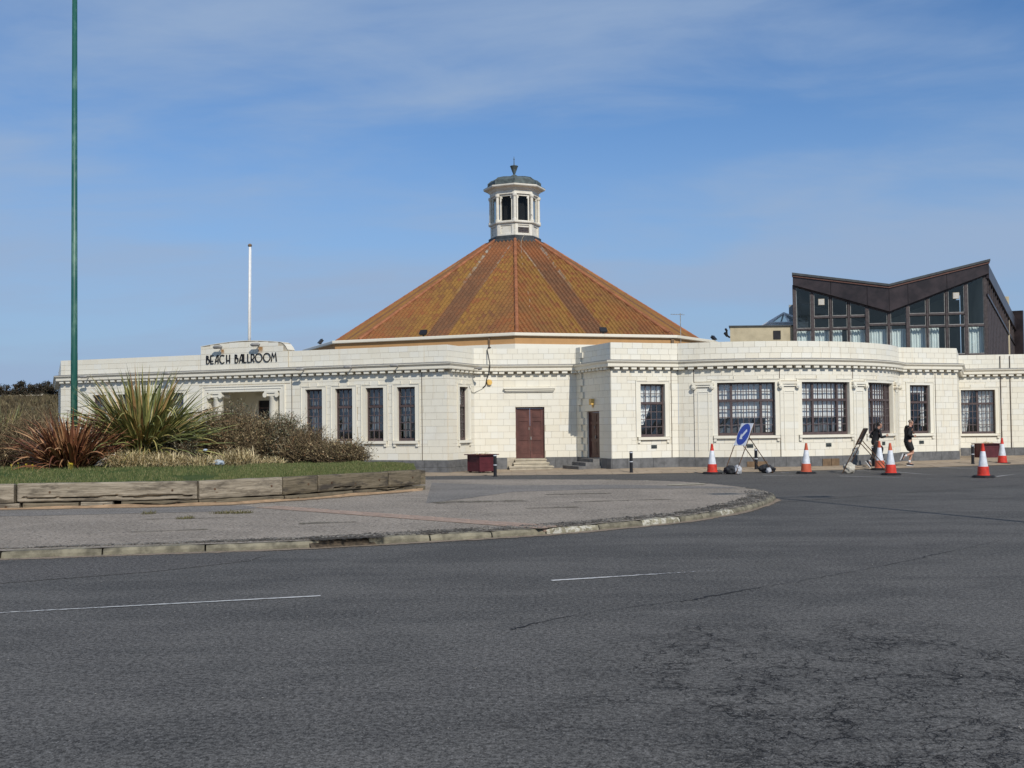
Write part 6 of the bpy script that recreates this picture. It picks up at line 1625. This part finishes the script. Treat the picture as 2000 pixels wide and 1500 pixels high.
# maroon planters
def planter(x, y, rz, label, z):
    root = thing('planter_box', (x, y, z), label, 'planter', 'maroon planter boxes', rz); s = .36
    for k in range(4):
        M_ = Matrix.Rotation(k * PI/2, 4, 'Z')
        for j in range(4):
            mb = MB(); mb.box((-s + .015, -s, .05 + j * .145), (s - .015, -s + .03, .05 + j * .145 + .142), M_); mk('board', mb, MT['maroon'], root, world=False)
        mb = MB(); mb.box((-s, -s - .012, .05), (-s + .07, -s + .05, .64), M_); mk('corner_post', mb, MT['maroon'], root, world=False)
        mb = MB(); mb.box((-s - .09, -s - .09, .632), (s + .0, -s + .05, .662), M_); mk('rim', mb, MT['maroon'], root, world=False)
        mb = MB(); mb.box((-s + .03, -s + .03, 0), (-s + .11, -s + .11, .06), M_); mk('foot', mb, MT['black'], root, world=False)
    mb = MB(); mb.box((-s + .03, -s + .03, .5), (s - .03, s - .03, .61)); mk('soil', mb, MT['soil'], root, world=False)
    mb = MB(); rr = random.Random(int(x * 10))
    for k in range(26):
        a = rr.uniform(0, 6.28); p = Vector((rr.uniform(-.22, .22), rr.uniform(-.22, .22), .6)); e = p + Vector((math.cos(a) * .13, math.sin(a) * .13, rr.uniform(.03, .14))); mb.tube([p, p.lerp(e, .5) + Vector((0, 0, .05)), e], [.006, .005, .004], 4)
    o = mk('dead_stems', mb, MT['blond'], root, world=False); o['kind'] = 'stuff'
planter(-1.12, 39.6, R(38), 'maroon wooden planter box left of the main brown door', 0.02)
planter(20.4, 47.4, R(8), 'maroon wooden planter box under the far right window', 0.05)

# road signs on A-frames
def mat_blue():
    t = NT('sign_blue'); return t.principled(t.mix(t.noise(t.coord(), 5, 4), (0.012, 0.045, 0.30), (0.018, 0.065, 0.38)), .35, None, .5)
MT['signblue'] = mat_blue(); MT['signgrey'] = simple('sign_back', (0.035, 0.030, 0.028), .5, .35, 4); MT['signwhite'] = simple('sign_white', (.66, .68, .72), .4, .08)
def aframe(x, y, nh, H, spread, wd, pl, label, arrow):
    """nh: horizontal direction the sign face looks; plate on that side"""
    root = thing('road_sign', (x, y, 0.01), label, 'road sign'); n = Vector((nh[0], nh[1], 0)).normalized(); w = Vector((-n.y, n.x, 0))
    C = Vector((x, y, 0.012)); top = C + Vector((0, 0, H)); sp = spread / 2
    fdir = (top - (C + n * sp)).normalized()
    hinge = .72
    for s_ in (-1, 1):
        f = C + n * sp + w * s_ * wd / 2; mb = MB(); mb.tube([f, f + fdir * ((top - (C + n * sp)).length)], .016, 6); mk('front_leg', mb, MT['steel_rust'], root)
        b0 = C - n * sp + w * s_ * wd / 2 * .9; hp = f + fdir * ((top - (C + n * sp)).length * hinge); mb = MB(); mb.tube([b0, hp - n * .02], .015, 6); mk('back_leg', mb, MT['steel_rust'], root)
    mb = MB(); f = C + n * sp; b0 = C - n * sp
    mb.tube([f + w * wd/2 + fdir * .08, f - w * wd/2 + fdir * .08], .013, 6); mk('foot_bar', mb, MT['steel_rust'], root)
    mb = MB(); mb.tube([b0 + w * wd * .45, b0 - w * wd * .45], .013, 6); mk('foot_bar', mb, MT['steel_rust'], root)
    Lf = (top - (C + n * sp)).length; nrm = w.cross(fdir); nrm = nrm if nrm.dot(n) > 0 else -nrm
    base = f + fdir * (Lf - pl) + nrm * .02
    M_ = Matrix(((w.x, fdir.x, nrm.x, base.x), (w.y, fdir.y, nrm.y, base.y), (w.z, fdir.z, nrm.z, base.z), (0, 0, 0, 1)))
    mb = MB(); mb.box((-wd/2, 0, 0), (wd/2, pl, .012), M_); plate = mk('plate', mb, MT['signwhite'] if arrow else MT['signgrey'], root)
    if arrow:
        rx = wd / 2 * .96; ry = pl / 2 * .96; mb = MB(); mb.v = [tuple(M_ @ Vector((rx * math.cos(2 * PI * i / 40), pl/2 + ry * math.sin(2 * PI * i / 40), .0145))) for i in range(40)]; mb.f = [tuple(range(40))]
        mk('blue_disc', mb, MT['signblue'], plate)
        # white arrow pointing down to the left (as seen from the front)
        sx = 1 if (Vector((w.x, w.y)).dot(Vector((1, 0)))) > 0 else -1
        ar = [(-.44, .44 - .90 + .5), (-.44, .06), (-.30, .20), (.20, .70), (.30, .60), (-.20, .10), (-.06, -.04), (-.44, -.04)]
        ar = [(-.42, -.45), (.12, -.45), (-.06, -.27), (.50, .29), (.29, .50), (-.27, -.06), (-.42, .09)]
        mb = MB(); mb.v = [tuple(M_ @ Vector((a * rx * 1.0 * sx, pl/2 + b * ry * 1.0, .017))) for a, b in ar]
        mb.f = [(0, 1, 2, 5, 6), (2, 3, 4, 5)]
        mk('arrow', mb, MT['signwhite'], plate)
    else:
        mb = MB(); mb.box((-wd/2, 0, -.03), (-wd/2 + .03, pl, 0), M_); mb.box((wd/2 - .03, 0, -.03), (wd/2, pl, 0), M_); mk('stiffener', mb, MT['signgrey'], plate)
        mb = MB(); mb.box((-.08, .06, -.012), (.06, .20, -.002), M_); mk('sticker', mb, MT['lampgrey'], plate)
    return C + n * sp, C - n * sp
f1, b1 = aframe(7.91, 36.95, (-.88, -.47), 1.66, 1.62, .60, .82, 'blue keep left arrow sign on a rusty A-frame', True)
f2, b2 = aframe(11.57, 36.04, (-.86, .50), 1.46, 1.45, .55, .60, 'dark back of a road sign on a rusty A-frame', False)
MT['bagwhite'] = simple('sandbag_white', (.46, .43, .36), .9, .3, 6); MT['bagdark'] = simple('sandbag_black', (.022, .023, .026), .75, .4, 6); MT['baggrey'] = simple('sandbag_grey', (.40, .41, .43), .8, .2, 8)
crumple('sandbag', f1.x + .02, f1.y - .02, .01, .20, .16, .15, MT['bagdark'], 'black sandbag on the left foot of the blue sign', 'sandbag', 11, 4, .35, 1.3)
crumple('sandbag', f1.x + .24, f1.y - .12, .01, .12, .13, .17, MT['baggrey'], 'grey white sandbag on the left foot of the blue sign', 'sandbag', 12, 4, .3, 1.5)
crumple('sandbag', b1.x - .06, b1.y - .1, .01, .27, .16, .14, MT['bagdark'], 'black sandbag on the right foot of the blue sign', 'sandbag', 13, 4, .4, 1.3)
crumple('sandbag', b1.x - .04, b1.y - .3, .01, .09, .07, .10, MT['baggrey'], 'small white rag bag in front of the black sandbag', 'sandbag', 14, 3, .4, 1.6)
crumple('sandbag', f2.x + .1, f2.y - .14, .01, .18, .16, .19, MT['bagwhite'], 'dirty white sandbag on the left foot of the dark sign', 'sandbag', 15, 4, .4, 1.4)
crumple('sandbag', b2.x - .05, b2.y - .12, .01, .13, .14, .24, MT['bagwhite'], 'dirty white sandbag beside the cone with the faded tip', 'sandbag', 16, 4, .35, 1.4)
# flattened rag at the white bag
# ================================================================ PEOPLE
MT['skin'] = simple('skin', (0.46, 0.25, 0.17), .55, .10, 8); MT['cloth'] = simple('black_cloth', (0.010, 0.010, 0.011), .8, .3, 6, bump=.4, bscale=14, bdist=.02); MT['cloth2'] = simple('charcoal_cloth', (0.014, 0.013, 0.014), .8, .3, 6)
MT['hair'] = simple('dark_hair', (0.016, 0.011, 0.009), .5, .3); MT['greyhair'] = simple('short_grey_hair', (0.20, 0.15, 0.115), .7, .2); MT['shoe'] = simple('shoe_black', (.02, .021, .026), .6, .3); MT['sole'] = simple('shoe_sole', (.62, .62, .62), .6, .1); MT['sock'] = simple('sock', (.60, .60, .60), .9, .1)
MT['pink'] = simple('pink_collar', (.55, .22, .22), .7, .1); MT['eye'] = simple('eye_dark', (.02, .015, .012), .3, .1); MT['lip'] = simple('lip', (.36, .15, .12), .5, .1)
def skin_mesh(name, chains, mats, sub=2):
    """chains: list of [(pos, radius), ...]; first chain holds the root; chains join on equal positions"""
    vs, es, rad, idx = [], [], [], {}
    for ch in chains:
        prev = None
        for (p, r_) in ch:
            key = tuple(round(c, 4) for c in p)
            if key not in idx: idx[key] = len(vs); vs.append(p); rad.append(r_)
            i = idx[key]
            if prev is not None: es.append((prev, i))
            prev = i
    me = bpy.data.meshes.new(name); me.from_pydata([tuple(v) for v in vs], es, []); me.update()
    o = bpy.data.objects.new(name, me); col.objects.link(o)
    md = o.modifiers.new('skin', 'SKIN'); md.use_smooth_shade = True
    for i, r_ in enumerate(rad):
        sv = me.skin_vertices[0].data[i]; rx = r_ if isinstance(r_, tuple) else (r_, r_); sv.radius = rx; sv.use_root = (i == 0)
    o.modifiers.new('sub', 'SUBSURF').render_levels = sub; o.modifiers['sub'].levels = sub
    dg = bpy.context.evaluated_depsgraph_get(); me2 = bpy.data.meshes.new_from_object(o.evaluated_get(dg)); bpy.data.objects.remove(o)
    me2.name = name; me2.materials.clear()
    for m in mats: me2.materials.append(m)
    me2.polygons.foreach_set('use_smooth', [True] * len(me2.polygons)); return me2
def head_mesh(mb_head, c, r_):
    pass
def runner(x, y, rz, z, J, label, woman):
    root = thing('person', (x, y, z), label, 'person', None, rz); V = Vector
    g = lambda k: V(J[k])
    k_ = .92 if woman else 1.0
    hips, chest, neck, head = g('hip'), g('chest'), g('neck'), g('head')
    body = [[(hips, .115 * k_), (hips.lerp(chest, .5), (.105 * k_, .12 * k_)), (chest, (.12 * k_, .15 * k_)), (neck, .055), (neck.lerp(head, .5), .055), (head + V((0, 0, -.02)), (.082, .078)), (head + V((.008, 0, .055)), (.085, .078)), (head + V((0, 0, .095)), .05)]]
    for s_ in ('l', 'r'):
        body.append([(hips, .115 * k_), (g('hj' + s_), .09 * k_), (g('hj' + s_).lerp(g('kn' + s_), .5), .076 * k_), (g('kn' + s_), .052), (g('kn' + s_).lerp(g('an' + s_), .33), .052), (g('an' + s_), .033), (g('to' + s_), .028)])
        body.append([(chest, (.12 * k_, .15 * k_)), (g('sh' + s_), .062 * k_), (g('sh' + s_).lerp(g('el' + s_), .5), .048 * k_), (g('el' + s_), .038), (g('wr' + s_), .026), (g('wr' + s_).lerp(g('ha' + s_), .6), .033)])
    me = skin_mesh('body', body, [MT['skin']]); link('body', me, root)
    for s_ in ('l', 'r'):       # fingers and thumb, curled
        w_, h_ = g('wr' + s_), g('ha' + s_); d = (h_ - w_).normalized(); sd = d.cross(V((0, 1, 0))).normalized(); pm = V((0, 1, 0)) * (1 if s_ == 'r' else -1)
        mb = MB()
        for f in range(4):
            b0 = w_.lerp(h_, .75) + sd * (.026 - .0175 * f); ln = (.036, .041, .039, .03)[f]; p1 = b0 + d * ln; p2 = p1 + (d * .5 + pm * .85).normalized() * ln * .75; p3 = p2 + (-d * .35 + pm * .9).normalized() * ln * .5
            mb.tube([b0, p1, p2, p3], [.0095, .009, .008, .0065], 6)
        t0 = w_.lerp(h_, .25) + sd * .028; mb.tube([t0, t0 + (sd * .6 + d).normalized() * .035, t0 + (sd * .3 + d + pm * .6).normalized() * .065], [.011, .010, .008], 6)
        mk('fingers', mb, MT['skin'], root, smooth=True, world=False)
    # face: facing +x
    mb = MB(); hc = head + V((.0, 0, .03))
    mb.tube([hc + V((.070, 0, .035)), hc + V((.095, 0, .0)), hc + V((.080, 0, -.012))], [.008, .016, .012], 6)
    for s_ in (-1, 1): mb.tube([hc + V((0, s_ * .074, .02)), hc + V((-.008, s_ * .090, .012)), hc + V((-.003, s_ * .082, -.03))], [.012, .02, .010], 6)
    mb.tube([hc + V((.05, 0, -.085)), hc + V((.075, 0, -.080))], [.03, .022], 7)
    mk('nose_and_ears', mb, MT['skin'], root, smooth=True, world=False)
    mb = MB()
    for s_ in (-1, 1): mb.tube([hc + V((.066, s_ * .030, .025)), hc + V((.078, s_ * .030, .025))], .010, 7)
    mk('eyes', mb, MT['eye'], root, world=False)
    mb = MB(); mb.tube([hc + V((.072, -.022, -.048)), hc + V((.086, 0, -.046)), hc + V((.072, .022, -.048))], .007, 6); mk('mouth', mb, MT['lip'], root, world=False)
    # hair
    bm = bmesh.new(); bmesh.ops.create_uvsphere(bm, u_segments=18, v_segments=12, radius=1)
    for v in list(bm.verts):
        v.co = V((v.co.x * .100 - .012, v.co.y * .088, v.co.z * .105))
    cut = [v for v in bm.verts if (v.co.x > .02 and v.co.z < (.045 if woman else .07)) or (v.co.z < (-.05 if woman else -.02) )]
    bmesh.ops.delete(bm, geom=cut, context='VERTS')
    me = bpy.data.meshes.new('hair'); bm.to_mesh(me); bm.free(); me.materials.append(MT['hair' if woman else 'greyhair']); me.polygons.foreach_set('use_smooth', [True] * len(me.polygons))
    o = link('hair', me, root); o.location = head + V((0, 0, .045)); o.scale = (1, 1, 1) if woman else (.92, .95, .88)
    if woman:
        mb = MB(); h0 = head + V((-.09, 0, .08)); mb.tube([h0, h0 + V((-.06, 0, .02)), h0 + V((-.12, .01, -.05)), h0 + V((-.13, .0, -.17)), h0 + V((-.10, 0, -.24))], [.025, .035, .04, .03, .008], 8); mk('ponytail', mb, MT['hair'], root, smooth=True, world=False)
    # hooded top
    gk = 1.18; top = [[(hips + V((0, 0, -.07)), .150 * k_), (hips + V((0, 0, .02)), .158 * k_), (hips.lerp(chest, .5), (.135 * k_, .15 * k_)), (chest, (.15 * k_, .175 * k_)), (neck + V((-.01, 0, -.01)), .082), (neck + V((0, 0, .03)), .07)]]
    for s_ in ('l', 'r'): top.append([(chest, (.15 * k_, .175 * k_)), (g('sh' + s_), .085 * k_), (g('sh' + s_).lerp(g('el' + s_), .5), .066 * k_), (g('el' + s_), .056), (g('wr' + s_), .04)])
    link('hooded_top', skin_mesh('hooded_top', top, [MT['cloth']]), root)
    mb = MB(); mb.tube([neck + V((-.06, -.09, .03)), neck + V((-.13, 0, .0)), neck + V((-.06, .09, .03))], [.035, .055, .035], 8); mk('hood', mb, MT['cloth'], root, smooth=True, world=False)
    if not woman:
        mb = MB(); mb.tube([neck + V((.05, -.05, .02)), neck + V((.085, 0, -.01)), neck + V((.05, .05, .02))], .016, 6); mk('collar', mb, MT['pink'], root, smooth=True, world=False)
    lg = [[(hips + V((0, 0, .10)), .13 * k_), (hips + V((0, 0, .05)), .14 * k_), (hips, .142 * k_)]]
    for s_ in ('l', 'r'):
        hj, kn, an = g('hj' + s_), g('kn' + s_), g('an' + s_)
        if woman: lg.append([(hips, .142 * k_), (hj, .10), (hj.lerp(kn, .5), .083), (kn, .060), (kn.lerp(an, .35), .058), (kn.lerp(an, .92), .040)])
        else: lg.append([(hips, .142), (hj, .122), (hj.lerp(kn, .45), .112), (hj.lerp(kn, .80), .108)])
    link('leggings' if woman else 'shorts', skin_mesh('legwear', lg, [MT['cloth2']]), root)
    for s_ in ('l', 'r'):
        kn, an, to = g('kn' + s_), g('an' + s_), g('to' + s_); up = (kn - an).normalized(); fw = (to - an).normalized(); heel = an - fw * .075 - up * .03
        mb = MB(); mb.tube([an + up * .11, an + up * .02], [.040, .043], 10); mk('sock', mb, MT['sock'], root, smooth=True, world=False)
        dn = fw.cross(V((0, 1, 0))).normalized(); dn = dn if dn.dot(up) < 0 else -dn
        sh = skin_mesh('shoe', [[(an + dn * .035 - fw * .03, (.045, .045)), (an.lerp(to, .5) + dn * .035, (.043, .043)), (to + dn * .022, (.036, .04)), (to + fw * .05 + dn * .022, (.022, .032))], [(an + dn * .035 - fw * .03, .045), (heel + dn * .02, .036)]], [MT['shoe']])
        so = link('shoe', sh, root)
        mb = MB(); a0 = heel + dn * .055 - fw * .02; b0 = to + fw * .07 + dn * .05; w_ = V((0, 1, 0)); vs = []
        for (p, ww) in ((a0, .03), (a0.lerp(b0, .3), .036), (a0.lerp(b0, .7), .044), (b0, .026)):
            for h in (0, .022): vs += [p - w_ * ww + dn * h, p + w_ * ww + dn * h]
        fs = []
        for i in range(3):
            b_ = 4 * i; c_ = b_ + 4; fs += [(b_, b_ + 1, c_ + 1, c_), (b_ + 2, c_ + 2, c_ + 3, b_ + 3), (b_, c_, c_ + 2, b_ + 2), (b_ + 1, b_ + 3, c_ + 3, c_ + 1)]
        fs += [(0, 2, 3, 1), (12, 13, 15, 14)]; mb.add(vs, fs); mk('sole', mb, MT['sole'], so, world=False)
    return root
runner(14.55, 40.45, R(10), pave_z(14.3, 40.45) + .005, dict(hip=(-.05, 0, .88), chest=(-.01, 0, 1.26), neck=(.03, 0, 1.43), head=(.09, 0, 1.56),
    hjl=(-.04, .09, .83), knl=(.14, .085, .47), anl=(.03, .08, .095), tol=(.17, .08, .06),
    hjr=(-.04, -.09, .83), knr=(.10, -.09, .47), anr=(-.26, -.09, .36), tor=(-.33, -.09, .245),
    shl=(-.01, .19, 1.36), ell=(.02, .24, 1.10), wrl=(.20, .18, 1.16), hal=(.275, .15, 1.20),
    shr=(-.02, -.19, 1.36), elr=(-.16, -.25, 1.13), wrr=(.08, -.22, 1.08), har=(.16, -.20, 1.10)),
    'running person in black hooded top and shorts with bare calves', False)
runner(13.14, 39.75, R(8), pave_z(13, 39.75) + .10, dict(hip=(-.08, 0, .80), chest=(.00, 0, 1.12), neck=(.05, 0, 1.275), head=(.115, 0, 1.395),
    hjl=(-.07, .08, .76), knl=(.24, .08, .60), anl=(.16, .08, .24), tol=(.28, .08, .20),
    hjr=(-.07, -.08, .76), knr=(-.13, -.08, .38), anr=(-.36, -.08, .10), tor=(-.29, -.08, -.02),
    shl=(.0, .155, 1.21), ell=(-.16, .20, 1.03), wrl=(.0, .18, .92), hal=(.06, .16, .92),
    shr=(.02, -.155, 1.21), elr=(.08, -.20, .98), wrr=(.27, -.18, 1.03), har=(.345, -.16, 1.07)),
    'running person in black top and leggings with dark ponytail', True)
